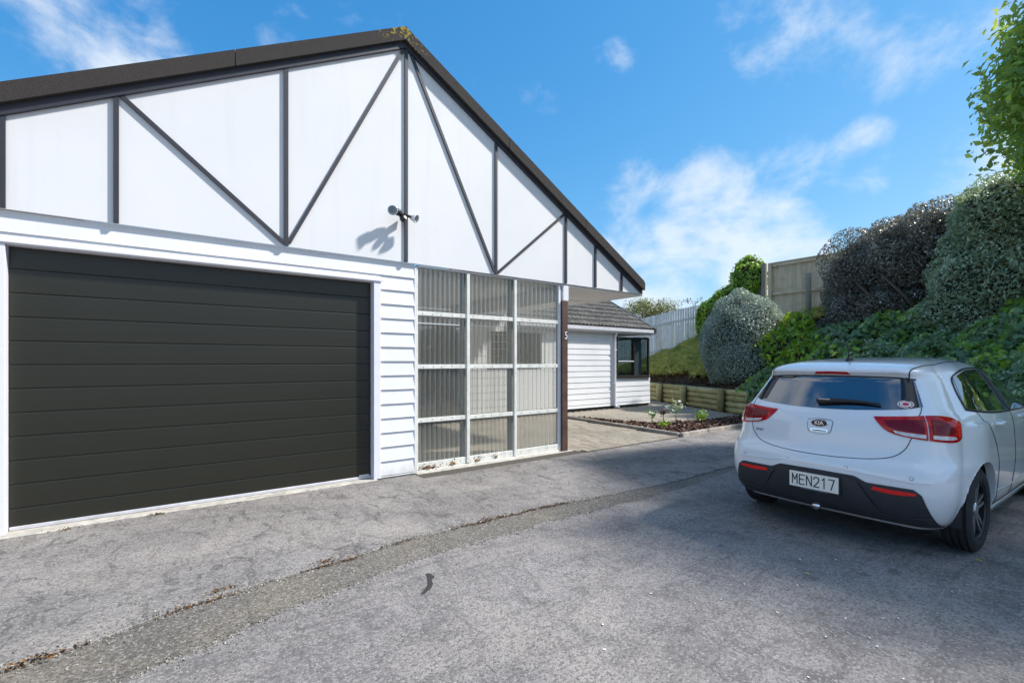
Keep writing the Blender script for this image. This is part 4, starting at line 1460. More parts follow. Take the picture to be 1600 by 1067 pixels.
KEY = [  # z, x rear, x front, half width mid, half width at tail, rear bow, corner radius x, corner radius y
    (0.20, 0.17, 3.92, .775, .70, .05, .26, .16),
    (0.26, 0.085, 3.99, .805, .745, .06, .24, .17),
    (0.34, 0.035, 4.03, .838, .775, .07, .25, .19),
    (0.44, 0.008, 4.06, .850, .800, .08, .26, .21),
    (0.53, 0.000, 4.065, .858, .806, .085, .27, .22),
    (0.60, 0.004, 4.05, .862, .808, .085, .28, .23),
    (0.655, 0.022, 4.03, .862, .804, .085, .29, .24),
    (0.69, 0.050, 4.00, .861, .798, .085, .30, .24),
    (0.75, 0.068, 3.95, .859, .790, .085, .31, .25),
    (0.83, 0.078, 3.86, .856, .784, .085, .32, .25),
    (0.90, 0.088, 3.70, .852, .780, .085, .33, .25),
    (0.96, 0.105, 3.42, .842, .775, .085, .34, .25),
    (1.00, 0.125, 3.12, .826, .752, .085, .34, .24),
    (1.04, 0.155, 2.95, .800, .722, .085, .33, .22),
    (1.12, 0.215, 2.76, .760, .685, .085, .32, .20),
    (1.20, 0.275, 2.58, .722, .650, .085, .31, .18),
    (1.27, 0.325, 2.42, .688, .620, .08, .30, .17),
    (1.300, 0.318, 2.35, .672, .605, .07, .30, .17),
    (1.325, 0.300, 2.28, .656, .590, .06, .31, .17),
    (1.350, 0.315, 2.20, .634, .570, .06, .33, .18),
    (1.375, 0.375, 2.11, .604, .545, .07, .36, .20),
    (1.400, 0.50, 2.00, .556, .505, .08, .38, .22),
    (1.420, 0.70, 1.88, .490, .45, .08, .38, .22),
    (1.436, 0.98, 1.74, .390, .36, .06, .30, .20),
    (1.446, 1.20, 1.60, .24, .22, .04, .16, .14),
]


def cr(vals, i, t):
    n = len(vals)
    p0, p1, p2, p3 = vals[max(i - 1, 0)], vals[i], vals[min(i + 1, n - 1)], vals[min(i + 2, n - 1)]
    return 0.5 * (2 * p1 + (p2 - p0) * t + (2 * p0 - 5 * p1 + 4 * p2 - p3) * t * t + (3 * p1 - p0 - 3 * p2 + p3) * t ** 3)


def outline(k):
    z, xr, xf, wm, wt, bow, rx, ry = k
    pts = []
    yc = wt - ry
    for i in range(14):
        y = yc * i / 14
        pts.append((xr + bow * 0.55 * (y / max(yc, .01)) ** 2, y))
    for i in range(14):
        a = math.pi / 2 * i / 14
        pts.append((xr + bow * .55 + (rx + bow * .0) * (1 - math.cos(a)), yc + ry * math.sin(a)))
    xs = xr + bow * .55 + rx
    frx = min(0.55, (xf - xs) * .35)
    fy = wm * 0.80
    xe = xf - frx
    for i in range(120):
        u = i / 120
        x = xs + (xe - xs) * u
        uq = .13 if z < .96 else .34
        f = math.sin(min(1, u / uq) * math.pi / 2)
        y = wt + (wm - wt) * f
        if u > .70:
            y = wm - (wm - wm * .955) * ((u - .70) / .30) ** 2
        pts.append((x, y))
    y0 = wm * .955
    for i in range(14):
        a = math.pi / 2 * i / 14
        pts.append((xe + frx * .82 * math.sin(a), y0 - y0 * .38 * (1 - math.cos(a))))
    xa, ya = xe + frx * .82, y0 * .62
    for i in range(11):
        u = i / 10
        pts.append((xa + (xf - xa) * (1 - (1 - u) ** 2), ya * (1 - u)))
    return pts


bm = bmesh.new()
rings = []
SUBZ = 3
rows = []
for i in range(len(KEY) - 1):
    for s in range(SUBZ):
        t = s / SUBZ
        rows.append([cr([k[c] for k in KEY], i, t) for c in range(8)])
rows.append(list(KEY[-1]))
for k in rows:
    o_ = outline(k)
    full = [(x, y, k[0]) for x, y in o_] + [(x, -y, k[0]) for x, y in o_[-2:0:-1]]
    rings.append([bm.verts.new(v) for v in full])
n = len(rings[0])
for a, b in zip(rings[:-1], rings[1:]):
    for i in range(n):
        bm.faces.new((a[i], a[(i + 1) % n], b[(i + 1) % n], b[i]))
bm.faces.new(rings[0][::-1])
cz = bm.verts.new((1.40, 0, 1.4495))
for i in range(n):
    bm.faces.new((rings[-1][i], rings[-1][(i + 1) % n], cz))
bmesh.ops.recalc_face_normals(bm, faces=bm.faces)
BVH = BVHTree.FromBMesh(bm)
WR, WX_R, WX_F = 0.308, 0.70, 3.28
AR, AZc = 0.350, 0.318
cap = [f for f in bm.faces if len(f.verts) > 50]
bmesh.ops.delete(bm, geom=cap, context='FACES_ONLY')
kill = []
for f in bm.faces:
    ins = 0
    for v in f.verts:
        x, y, zz = v.co
        if abs(y) > .50 and zz < .75 and any((x - wx) ** 2 + (zz - AZc) ** 2 < AR * AR for wx in (WX_R, WX_F)):
            ins += 1
    if ins == len(f.verts):
        kill.append(f)
bmesh.ops.delete(bm, geom=kill, context='FACES')
for v in bm.verts:
    x, y, zz = v.co
    if abs(y) < .50 or zz > .75:
        continue
    for wx in (WX_R, WX_F):
        dx, dz = x - wx, zz - AZc
        r = math.hypot(dx, dz)
        if r < AR:
            if dz >= 0:
                v.co.x, v.co.z = wx + dx / r * AR, AZc + dz / r * AR
            else:
                v.co.x = wx + math.copysign(math.sqrt(max(AR * AR - dz * dz, 0)), dx)
# rolled arch lips
lip = [e for e in bm.edges if e.is_boundary and all(abs(v.co.y) > .50 and v.co.z > .205 for v in e.verts) and all(min(abs(math.hypot(v.co.x - wx, v.co.z - AZc) - AR) for wx in (WX_R, WX_F)) < .004 for v in e.verts)]
ex = bmesh.ops.extrude_edge_only(bm, edges=lip)
for g_ in ex['geom']:
    if isinstance(g_, bmesh.types.BMVert):
        g_.co.y -= math.copysign(.05, g_.co.y)
bmesh.ops.recalc_face_normals(bm, faces=bm.faces)
body_me = bpy.data.meshes.new('body')
bm.to_mesh(body_me)
bm.free()
body_me.materials.append(M['paint'])
body_me.polygons.foreach_set('use_smooth', [True] * len(body_me.polygons))
body_me.set_sharp_from_angle(angle=rad(48))
body = add('body', body_me, CAR)
# dark wheel housings
for wx in (WX_R, WX_F):
    for sy in (1, -1):
        bm = bmesh.new()
        prev = None
        for k in range(19):
            a = math.pi * (k / 18) * 1.16 - math.pi * .08
            q_ = [Vector((wx + math.cos(a) * (AR + .012), sy * yy, AZc + math.sin(a) * (AR + .012))) for yy in (.80, .50)]
            cur = [bm.verts.new(v) for v in q_] + [bm.verts.new((wx, sy * .50, AZc - .1))]
            if prev:
                bm.faces.new((prev[0], cur[0], cur[1], prev[1]))
                bm.faces.new((prev[1], cur[1], cur[2]))
            prev = cur
        bm_to('wheel_housing', bm, M['seam'], CAR)


def hit(mode, a, b):
    if mode == 'rear':
        o_, d = Vector((-2, a, b)), Vector((1, 0, 0))
    elif mode == 'right':
        o_, d = Vector((a, -3, b)), Vector((0, 1, 0))
    elif mode == 'left':
        o_, d = Vector((a, 3, b)), Vector((0, -1, 0))
    elif mode == 'top':
        o_, d = Vector((a, b, 4)), Vector((0, 0, -1))
    elif mode == 'front':
        o_, d = Vector((8, a, b)), Vector((-1, 0, 0))
    else:   # cyl: a = angle from the tail (deg, + left), about a vertical axis
        f = rad(a)
        dirn = Vector((-math.cos(f), math.sin(f), 0))
        o_, d = Vector((0.95, 0, b)) + dirn * 3, -dirn
    loc, nr, _, _ = BVH.ray_cast(o_, d)
    if loc is None:
        loc, nr, _, _ = BVH.find_nearest(o_ + d * 2)
    if nr.dot(d) > 0:
        nr = -nr
    return loc, nr


def resample(pts, n):
    out_ = []
    m_ = len(pts)
    for i in range(n + 1):
        u = i / n * (m_ - 1)
        k = min(int(u), m_ - 2)
        t = u - k
        out_.append(tuple(cr([p[c] for p in pts], k, t) for c in (0, 1)))
    return out_


def patch(name, lower, upper, mode, off, m, parent=CAR, ns=24, nt_=8, depth=0.012, linear=False, dome=0.0):
    """a panel laid on the bodywork between two curves given in a projected plane"""
    if linear:
        def rs(pts, n):
            L = [0]
            for p, q in zip(pts[:-1], pts[1:]):
                L.append(L[-1] + math.hypot(q[0] - p[0], q[1] - p[1]))
            r = []
            for i in range(n + 1):
                u = L[-1] * i / n
                k = max(j for j in range(len(pts) - 1) if L[j] <= u + 1e-9)
                t = (u - L[k]) / (L[k + 1] - L[k] + 1e-9)
                r.append((pts[k][0] + (pts[k + 1][0] - pts[k][0]) * t, pts[k][1] + (pts[k + 1][1] - pts[k][1]) * t))
            return r
    else:
        rs = resample
    lo, up = rs(lower, ns), rs(upper, ns)
    bm = bmesh.new()
    G = []
    H = []
    for i in range(ns + 1):
        row, nrow = [], []
        for j in range(nt_ + 1):
            t = j / nt_
            a = lo[i][0] + (up[i][0] - lo[i][0]) * t
            b = lo[i][1] + (up[i][1] - lo[i][1]) * t
            loc, nr = hit(mode, a, b)
            e = min(1, 4 * i / ns, 4 * (1 - i / ns), 3 * t, 3 * (1 - t))
            row.append(bm.verts.new(loc + nr * (off + dome * e)))
            nrow.append(nr)
        G.append(row)
        H.append(nrow)
    for i in range(ns):
        for j in range(nt_):
            bm.faces.new((G[i][j], G[i + 1][j], G[i + 1][j + 1], G[i][j + 1]))
    bd = [(i, 0) for i in range(ns + 1)] + [(ns, j) for j in range(1, nt_ + 1)] + [(i, nt_) for i in range(ns - 1, -1, -1)] + [(0, j) for j in range(nt_ - 1, 0, -1)]
    sk = [bm.verts.new(G[i][j].co - H[i][j] * depth) for i, j in bd]
    for q in range(len(bd)):
        i0, j0 = bd[q]
        i1, j1 = bd[(q + 1) % len(bd)]
        bm.faces.new((G[i0][j0], sk[q], sk[(q + 1) % len(bd)], G[i1][j1]))
    bmesh.ops.remove_doubles(bm, verts=bm.verts, dist=1e-6)
    o = bm_to(name, bm, m, parent, smooth=True)
    try:
        o.data.set_sharp_from_angle(angle=rad(40))
    except Exception:
        pass
    return o


def seam(name, pts, mode, m, parent=CAR, r=0.0035, n=50, off=0.0005):
    rp = resample(pts, n)
    P3 = []
    for a, b in rp:
        loc, nr = hit(mode, a, b)
        P3.append(loc + nr * off)
    return tube(name, P3, r, m, parent, 6)


# --- rear screen
patch('rear_window', [(.605, 1.075), (.50, 1.052), (.25, 1.032), (0, 1.026), (-.25, 1.032), (-.50, 1.052), (-.605, 1.075)],
      [(.525, 1.262), (.42, 1.272), (.22, 1.278), (0, 1.280), (-.22, 1.278), (-.42, 1.272), (-.525, 1.262)], 'rear', .003, M['carglass'], ns=40, nt_=10)
for s in (1, -1):
    md = 'cyl'
    patch('window_deflector', [(s * 34.0, 1.072), (s * 37.5, 1.064), (s * 40.5, 1.074)], [(s * 37.5, 1.268), (s * 40.0, 1.282), (s * 42.5, 1.268)], md, .005, M['gloss'], ns=10, nt_=10)
seam('window_seal', [(.53, 1.268), (.42, 1.280), (.22, 1.286), (0, 1.288), (-.22, 1.286), (-.42, 1.280), (-.53, 1.268)], 'rear', M['gloss'], r=.007)
# --- third brake lamp under the spoiler lip
patch('brake_lamp', [(.135, 1.302), (.0, 1.304), (-.135, 1.302)], [(.115, 1.322), (0, 1.325), (-.115, 1.322)], 'rear', .004, M['red'], ns=16, nt_=4)
# --- wiper
WP = bpy.data.objects.new('rear_wiper', None)
link(WP, CAR)
pts = []
for i in range(13):
    u = i / 12
    loc, nr = hit('rear', .045 - .42 * u, 1.070 + 0.012 * math.sin(u * 3.1))
    pts.append(loc + nr * .022)
tube('wiper_arm', pts, [.021, .024, .023, .021, .019, .017, .015, .013, .012, .011, .010, .009, .008], M['black'], WP, 8)
loc, nr = hit('rear', .0, 1.074)
box('wiper_cap', -.004, .012, -.055, .03, -.006, .006, M['rim'], WP, .002, tuple(loc + nr * .047))
# --- tail lamps
for s in (1, -1):
    TL = bpy.data.objects.new('tail_lamp', None)
    link(TL, CAR)
    cy = lambda L: [(s * a, b) for a, b in L]
    # hatch section and body section
    patch('lens', cy([(24.0, .968), (27.0, .905), (31.0, .872), (36.0, .856), (40.4, .846)]), cy([(23.4, .992), (28, .996), (32, 1.001), (36, 1.007), (40.6, 1.014)]), 'cyl', .006, M['red'], TL, 22, 10, dome=.006)
    patch('lens', cy([(40.9, .846), (45, .838), (49, .834), (53, .838), (56.0, .862)]), cy([(41.1, 1.014), (45, 1.016), (49, 1.010), (53, .998), (56.3, .972)]), 'cyl', .006, M['red'], TL, 22, 10, dome=.006)
    patch('inner_lamp', cy([(28.2, .925), (31.5, .906), (36, .898), (39.4, .893)]), cy([(27.2, .968), (31, .974), (36, .980), (39.6, .986)]), 'cyl', .0128, M['darkred'], TL, 16, 6, depth=.004)
    patch('inner_lamp', cy([(42.1, .890), (45, .886), (48, .888), (51, .896)]), cy([(42.2, .982), (45, .982), (48, .968), (51.2, .925)]), 'cyl', .0128, M['darkred'], TL, 16, 6, depth=.004)
    patch('reversing_lamp', cy([(30.6, .883), (34, .870), (37, .864), (39.6, .860)]), cy([(30.0, .902), (34, .893), (37, .889), (39.6, .886)]), 'cyl', .0130, M['clear'], TL, 14, 3, depth=.004)
    patch('indicator_lamp', cy([(41.9, .860), (45, .854), (48.5, .851), (51.6, .856)]), cy([(41.9, .884), (45, .880), (48.5, .877), (51.0, .872)]), 'cyl', .0130, M['clear'], TL, 14, 3, depth=.004)
    patch('side_marker', cy([(52.4, .866), (53.4, .868), (54.8, .880)]), cy([(52.0, .972), (53.3, .968), (54.6, .950)]), 'cyl', .0125, M['brightred'], TL, 8, 6, depth=.004)
# --- hatch shut lines
seam('shut_line', [(.600, 1.07), (.602, 1.02), (.588, .90), (.572, .84), (.545, .775), (.48, .715), (.36, .683), (.18, .668), (0, .664), (-.18, .668), (-.36, .683), (-.48, .715), (-.545, .775), (-.572, .84), (-.588, .90), (-.602, 1.02), (-.600, 1.07)], 'rear', M['seam'], n=120, r=.003)
for s in (1, -1):
    seam('shut_line', [(.36, s * .50), (.70, s * .535), (1.2, s * .545), (1.8, s * .53)], 'top', M['seam'], r=.0045)
# --- badge, handle
bx_, _ = hit('rear', 0, .862)
patch('handle_recess', [(.085, .868), (.062, .832), (0, .826), (-.062, .832), (-.085, .868)], [(.088, .93), (.05, .940), (0, .942), (-.05, .940), (-.088, .93)], 'rear', .0025, M['paint'], ns=20, nt_=6)
seam('recess_line', [(.086, .935), (.088, .880), (.070, .836), (0, .825), (-.070, .836), (-.088, .880), (-.086, .935), (0, .944), (.086, .935)], 'rear', M['seam'], r=.0022, n=60)
patch('boot_handle', [(.062, .846), (0, .842), (-.062, .846)], [(.066, .862), (0, .866), (-.066, .862)], 'rear', .006, M['chrome'], ns=12, nt_=3)
patch('handle_slot', [(.050, .8485), (0, .846), (-.050, .8485)], [(.052, .854), (0, .855), (-.052, .854)], 'rear', .0075, M['seam'], ns=12, nt_=2, depth=.003)
BD = bpy.data.objects.new('badge', None)
link(BD, CAR)
loc, nr = hit('rear', 0, .908)
bm = bmesh.new()
bmesh.ops.create_cone(bm, segments=36, radius1=1, radius2=.94, depth=.006, cap_ends=True)
for v in bm.verts:
    x, y, zz = v.co
    v.co = Vector((-zz, x * .066, y * .034))
bm_to('badge_ring', bm, M['chrome'], BD, tuple(loc + nr * .006))
bm = bmesh.new()
bmesh.ops.create_cone(bm, segments=36, radius1=1, radius2=.96, depth=.004, cap_ends=True)
for v in bm.verts:
    x, y, zz = v.co
    v.co = Vector((-zz, x * .059, y * .028))
bm_to('badge_field', bm, M['bluebadge'], BD, loc + nr * .0095)
tx = text_mesh('badge_letters', 'KIA', .046, M['chrome'], BD, .0015, .0012, .92)
tx.location = loc + nr * .0125
tx.rotation_euler = (rad(90), 0, rad(-90))
loc, nr = hit('rear', .495, .800)
tx = text_mesh('trim_letters', 'SPORT', .030, M['chrome'], CAR, .001, 0.0, .85)
tx.location = loc + nr * .003
tx.rotation_euler = (rad(90), 0, rad(-90) + math.atan2(-nr.y, -nr.x) * 1.0)
# --- bumper
patch('bumper_crease', [(.70, .560), (.60, .556), (.40, .566), (.20, .586), (0, .589), (-.20, .586), (-.40, .566), (-.60, .556), (-.70, .560)],
      [(.705, .568), (.60, .565), (.40, .576), (.20, .597), (0, .601), (-.20, .597), (-.40, .576), (-.60, .565), (-.705, .568)], 'rear', .006, M['paint'], ns=48, nt_=3, depth=.01)
blk_lo = [(.720, .238), (.50, .236), (.25, .236), (0, .236), (-.25, .236), (-.50, .236), (-.720, .238)]
patch('bumper_insert', blk_lo, [(.655, .475), (.615, .510), (.34, .512), (.27, .548), (0, .552), (-.27, .548), (-.34, .512), (-.615, .510), (-.655, .475)], 'rear', .008, M['bumperblack'], ns=72, nt_=14, linear=True)
patch('diffuser', [(.42, .30), (.20, .296), (0, .296), (-.20, .296), (-.42, .30)], [(.285, .520), (.14, .541), (0, .543), (-.14, .541), (-.285, .520)], 'rear', .020, M['bumperblack'], ns=30, nt_=8, depth=.016)
for s in (1, -1):
    seam('insert_line', [(s * .30, .505), (s * .36, .42), (s * .40, .33), (s * .43, .295), (s * .58, .30), (s * .69, .315)], 'rear', M['gloss'], r=.005, off=.010)
    patch('fog_reflector', [(s * .375, .470), (s * .50, .458), (s * .622, .470)], [(s * .385, .492), (s * .50, .488), (s * .628, .486)], 'rear', .014, M['brightred'], ns=14, nt_=3, depth=.008)
    for yy, zz in ((.215, .600), (.60, .585)):
        loc, nr = hit('rear', s * yy, zz)
        o = lathe('parking_sensor', [(.0105, 0), (.0105, .003), (.0085, .0038), (0, .0038)], M['paint'], CAR, 'Z', 14)
        o.location = loc + nr * .0005
        o.rotation_euler = nr.to_track_quat('Z', 'Y').to_euler()
        o = lathe('sensor_ring', [(.0125, 0), (.0125, .0012), (.010, .0014), (0, .0014)], M['seam'], CAR, 'Z', 14)
        o.location = loc + nr * .0003
        o.rotation_euler = nr.to_track_quat('Z', 'Y').to_euler()
# number plate
NP = bpy.data.objects.new('number_plate', None)
link(NP, CAR)
loc, nr = hit('rear', 0, .453)
px0 = loc.x - .034
box('plate_holder', 0, .012, -.188, .188, -.075, .070, M['platetxt'], NP, .003, (px0, -.002, .453))
box('plate_face', -.003, -.0002, -.178, .178, -.0605, .0625, M['plate'], NP, .001, (px0, -.002, .453))
GL = {'M': [[(0, 0), (0, 1), (.5, .42), (1, 1), (1, 0)]], 'E': [[(1, 1), (0, 1), (0, 0), (1, 0)], [(0, .52), (.8, .52)]], 'N': [[(0, 0), (0, 1), (1, 0), (1, 1)]],
      '2': [[(0, .78), (.12, .95), (.5, 1.0), (.88, .95), (1, .76), (.9, .56), (0, 0), (1, 0)]], '1': [[(.2, .82), (.55, 1), (.55, 0)]], '7': [[(0, 1), (1, 1), (.42, 0)]]}
for k, ch in enumerate('MEN217'):
    bm = bmesh.new()
    y0 = .1545 - k * .0535
    wd, hg, sw = .036, .076, .0085
    e = 0.0
    for st in GL[ch]:
        P2_ = [Vector((y0 - a * wd, -.038 + b * hg)) for a, b in st]
        for a, b in zip(P2_[:-1], P2_[1:]):
            d = (b - a).normalized() * sw * .5
            n_ = Vector((-d.y, d.x))
            e += .00006
            vs = [bm.verts.new((-.0034 - e, q.x, q.y)) for q in (a - d + n_, b + d + n_, b + d - n_, a - d - n_)]
            vk = [bm.verts.new(v.co + Vector((.0010, 0, 0))) for v in vs]
            bm.faces.new(vs)
            for i in range(4):
                bm.faces.new((vs[i], vs[(i + 1) % 4], vk[(i + 1) % 4], vk[i]))
    bm_to('plate_character', bm, M['platetxt'], NP, (px0, -.002, .4535))
box('holder_strip', -.0015, 0, -.10, .10, -.0705, -.0655, M['curtain'], NP, 0, (px0, -.002, .453))
tube('exhaust_tip', [(.16, .02, .245), (.06, .02, .238)], [.028, .028], M['chrome'], CAR, 14)
box('floor_pan', .30, 3.85, -.60, .60, .17, .26, M['seam'], CAR, .02)
tube('rear_axle', [(.70, -.6, .27), (.70, .6, .27)], .045, M['seam'], CAR, 10)

# --- side glass, both sides
for s, md in ((-1, 'right'), (1, 'left')):
    patch('side_window', [(.70, 1.050), (1.0, 1.022), (1.5, 1.005), (2.1, .998), (2.62, 1.000)], [(.80, 1.275), (1.02, 1.322), (1.45, 1.338), (1.90, 1.300), (2.56, 1.02)], md, .004, M['carglass'], ns=44, nt_=10)
    seam('window_trim', [(.685, 1.043), (1.0, 1.012), (1.5, .995), (2.1, .989), (2.64, .990)], md, M['gloss'], r=.009)
    seam('window_trim', [(.685, 1.045), (.735, 1.20), (.81, 1.290), (1.02, 1.334), (1.45, 1.350), (1.90, 1.312), (2.60, 1.02)], md, M['gloss'], r=.008)
    seam('door_pillar', [(1.62, 1.0), (1.60, 1.18), (1.56, 1.33)], md, M['gloss'], r=.022)
    seam('shut_line', [(1.60, 1.0), (1.64, .80), (1.64, .50), (1.60, .30)], md, M['seam'], r=.003)
    seam('shut_line', [(.80, 1.03), (.86, .92), (.98, .80), (1.06, .66), (1.08, .50), (1.10, .30)], md, M['seam'], r=.003)
    seam('shut_line', [(2.62, .99), (2.70, .80), (2.70, .50), (2.66, .30)], md, M['seam'], r=.003)
    seam('shut_line', [(1.09, .285), (1.6, .280), (2.66, .285)], md, M['seam'], r=.004)
    patch('sill_trim', [(1.06, .205), (1.8, .205), (2.90, .205)], [(1.06, .255), (1.8, .262), (2.90, .255)], md, .010, M['paint'], ns=20, nt_=4)
    seam('body_crease', [(1.10, .40), (1.6, .385), (2.2, .40), (2.8, .43)], md, M['paint'], r=.010, off=-.003)
    for hx in (1.00, 2.02):
        H_ = bpy.data.objects.new('door_handle', None)
        link(H_, CAR)
        pts = []
        for i in range(7):
            u = i / 6
            loc, nr = hit(md, hx + .20 * u, .925 + .006 * u)
            pts.append(loc + nr * (.006 + .030 * math.sin(math.pi * u) ** .5))
        tube('grip', pts, [.012, .015, .016, .016, .016, .015, .012], M['paint'], H_, 8)
        loc, nr = hit(md, hx + .21, .925)
        o = lathe('lock_cap', [(.021, -.01), (.021, .012), (.012, .020), (0, .021)], M['paint'], H_, 'Z', 14)
        o.location = loc
        o.rotation_euler = nr.to_track_quat('Z', 'Y').to_euler()
    # mirror
    MR = bpy.data.objects.new('door_mirror', None)
    link(MR, CAR)
    bm = bmesh.new()
    bmesh.ops.create_uvsphere(bm, u_segments=20, v_segments=12, radius=1)
    for v in bm.verts:
        x, y, zz = v.co
        v.co = Vector((2.60 + max(x, -.25) * .10, s * (.915 + y * .092), 1.045 + zz * .066))
    bm_to('mirror_housing', bm, M['paint'], MR, smooth=True)
    bm = bmesh.new()
    bmesh.ops.create_uvsphere(bm, u_segments=20, v_segments=12, radius=1)
    for v in bm.verts:
        x, y, zz = v.co
        v.co = Vector((2.5735 + x * .003, s * (.915 + y * .078), 1.045 + zz * .054))
    bm_to('mirror_face', bm, M['mirrorglass'], MR, smooth=True)
    tube('mirror_arm', [(2.62, s * .79, 1.01), (2.62, s * .86, 1.02)], [.03, .02], M['gloss'], MR, 8)
# fuel flap on the right, headlamps, grille, windscreen
patch('windscreen', [(.66, 1.03), (.3, 1.02), (0, 1.02), (-.3, 1.02), (-.66, 1.03)], [(.50, 1.37), (.25, 1.385), (0, 1.39), (-.25, 1.385), (-.50, 1.37)], 'front', .004, M['carglass'], ns=24, nt_=10)
patch('grille', [(.45, .60), (0, .595), (-.45, .60)], [(.48, .66), (0, .672), (-.48, .66)], 'front', .006, M['gloss'], ns=16, nt_=4)
patch('lower_grille', [(.50, .28), (0, .275), (-.50, .28)], [(.55, .42), (0, .43), (-.55, .42)], 'front', .006, M['gloss'], ns=16, nt_=4)
for s in (1, -1):
    patch('headlamp', [(s * .52, .64), (s * .65, .66), (s * .76, .69)], [(s * .52, .70), (s * .65, .735), (s * .77, .77)], 'front', .006, M['clear'], ns=12, nt_=5)
# roof aerial
loc, nr = hit('top', .62, -.02)
AE = bpy.data.objects.new('aerial', None)
link(AE, CAR)
tube('aerial_base', [tuple(loc + Vector((-.05, 0, -.003))), tuple(loc + Vector((-.01, 0, .020))), tuple(loc + Vector((.05, 0, .004)))], [.016, .024, .010], M['black'], AE, 10)
tube('aerial_rod', [tuple(loc + Vector((-.012, 0, .015))), tuple(loc + Vector((-.055, 0, .16)))], [.007, .004], M['black'], AE, 8)
# round sticker on the rear glass
for nm, r, mm, of in (('sticker', .048, 'petal', .0045), ('sticker_rim', .040, 'stickerred', .0052), ('sticker_field', .034, 'petal', .0059), ('sticker_mark', .020, 'stickerred', .0066)):
    loc, nr = hit('rear', -.515, 1.088)
    bm = bmesh.new()
    bmesh.ops.create_circle(bm, segments=24, radius=r, cap_ends=True)
    for v in bm.verts:
        v.co.y *= .72
    o = bm_to(nm, bm, M[mm], CAR)
    o.location = loc + nr * of
    o.rotation_euler = nr.to_track_quat('Z', 'Y').to_euler()

# --- wheels
TW = .185


def wheel(x, s):
    Wh = bpy.data.objects.new('wheel', None)
    link(Wh, CAR, (x, s * .742, WR))
    R = WR
    h = TW / 2
    prof = [(.212, -h + .012), (.235, -h + .002), (.262, -h), (.285, -h + .008), (.299, -h + .020)]
    y = -h + .024
    grooves = [-.060, -.020, .020, .060]
    for gy in grooves:
        prof += [(R - abs(gy) * .03, gy - .008), (R - .010, gy - .0055), (R - .010, gy + .0055), (R - abs(gy) * .03, gy + .008)]
    prof += [(.299, h - .020), (.285, h - .008), (.262, h), (.235, h - .002), (.212, h - .012)]
    o = lathe('tyre', prof, M['tyre'], Wh, 'Y', 72, cap=False)
    o.location = (0, 0, 0)
    o.data.set_sharp_from_angle(angle=rad(50))
    o = lathe('rim_barrel', [(.214, -h + .014), (.205, -h + .02), (.19, .0), (.205, h - .02), (.218, h - .012), (.214, h - .006), (.200, h - .012), (.186, h - .035), (.186, -h + .02)], M['rimdark'], Wh, 'Y', 48, cap=False)
    o.location = (0, 0, 0)
    bm = bmesh.new()
    so = s * (h - .022)
    for k in range(5):
        for da in (-.17, .17):
            a = k * math.tau / 5 + .3
            r0, r1 = .045, .196
            p0 = Vector((math.cos(a + da * 2.0) * r0, 0, math.sin(a + da * 2.0) * r0))
            p1 = Vector((math.cos(a + da) * r1, 0, math.sin(a + da) * r1))
            d = (p1 - p0).normalized()
            q = Vector((-d.z, 0, d.x)) * .0115
            pts = [p0 + q * 1.2, p1 + q, p1 - q, p0 - q * 1.2]
            va = [bm.verts.new(p + Vector((0, so - s * (.012 if i in (0, 3) else 0), 0))) for i, p in enumerate(pts)]
            vb = [bm.verts.new(v.co - Vector((0, s * .03, 0))) for v in va]
            bm.faces.new(va)
            for i in range(4):
                bm.faces.new((va[i], va[(i + 1) % 4], vb[(i + 1) % 4], vb[i]))
    o = bm_to('spokes', bm, M['rim'], Wh)
    o.location = (0, 0, 0)
    o = lathe('hub_cap', [(.052, so - s * .035), (.050, so - s * .006), (.030, so), (0, so)], M['rim'], Wh, 'Y', 20)
    o.location = (0, 0, 0)
    o = lathe('brake_disc', [(.13, -s * .02), (.13, -s * .005), (0, -s * .005)], M['rimdark'], Wh, 'Y', 32)
    o.location = (0, 0, 0)


for x in (WX_R, WX_F):
    for s in (1, -1):
        wheel(x, s)

# =================================================================== SMALL THINGS
M['lampsilver'] = m_simple('lamp_reflector', (0.85, 0.85, 0.86), 0.3, metal=0.15)
# twin security floodlight on the gable
FL = thing('floodlight', 'twin chrome security floodlight with motion sensor on the gable', 'floodlight', (2.36, 5.44, 3.17))
tube('mount', [(2.40, 5.44, 3.15), (2.37, 5.40, 3.155), (2.33, 5.36, 3.16)], [.035, .035, .028], M['black'], FL, 12)
tube('arm', [(2.33, 5.37, 3.17), (2.42, 5.34, 3.160), (2.47, 5.32, 3.145)], [.022, .018, .022], M['black'], FL, 8)
tube('arm', [(2.34, 5.37, 3.18), (2.28, 5.34, 3.185), (2.235, 5.31, 3.185)], [.03, .045, .04], M['black'], FL, 10)
for c, d, R in (((2.195, 5.285, 3.175), Vector((-.45, -.85, -.12)), .060), ((2.495, 5.30, 3.135), Vector((.55, -.75, -.30)), .055)):
    o = lathe('lamp_head', [(.012, -.07), (R * .55, -.06), (R * .95, -.01), (R, .012), (R * .9, .014), (R * .6, -.015), (R * .25, -.035), (0, -.038)], M['lampsilver'], FL, 'Z', 22, c)
    o.rotation_euler = d.to_track_quat('Z', 'Y').to_euler()
    o2 = lathe('lamp_lens', [(R * .93, .010), (R * .6, .016), (0, .019)], M['glass'], FL, 'Z', 22, c)
    o2.rotation_euler = o.rotation_euler
    o3 = lathe('bulb', [(R * .3, -.03), (R * .3, -.01), (R * .15, .002), (0, .003)], M['clear'], FL, 'Z', 12, c)
    o3.rotation_euler = o.rotation_euler
o = lathe('sensor', [(.0, -.035), (.034, -.03), (.038, 0), (.03, .026), (0, .036)], M['black'], FL, 'Z', 16, (2.345, 5.325, 3.115))
o.rotation_euler = (rad(70), 0, rad(25))
o = lathe('sensor_window', [(.026, .020), (.022, .034), (0, .040)], M['petal'], FL, 'Z', 16, (2.345, 5.322, 3.113))
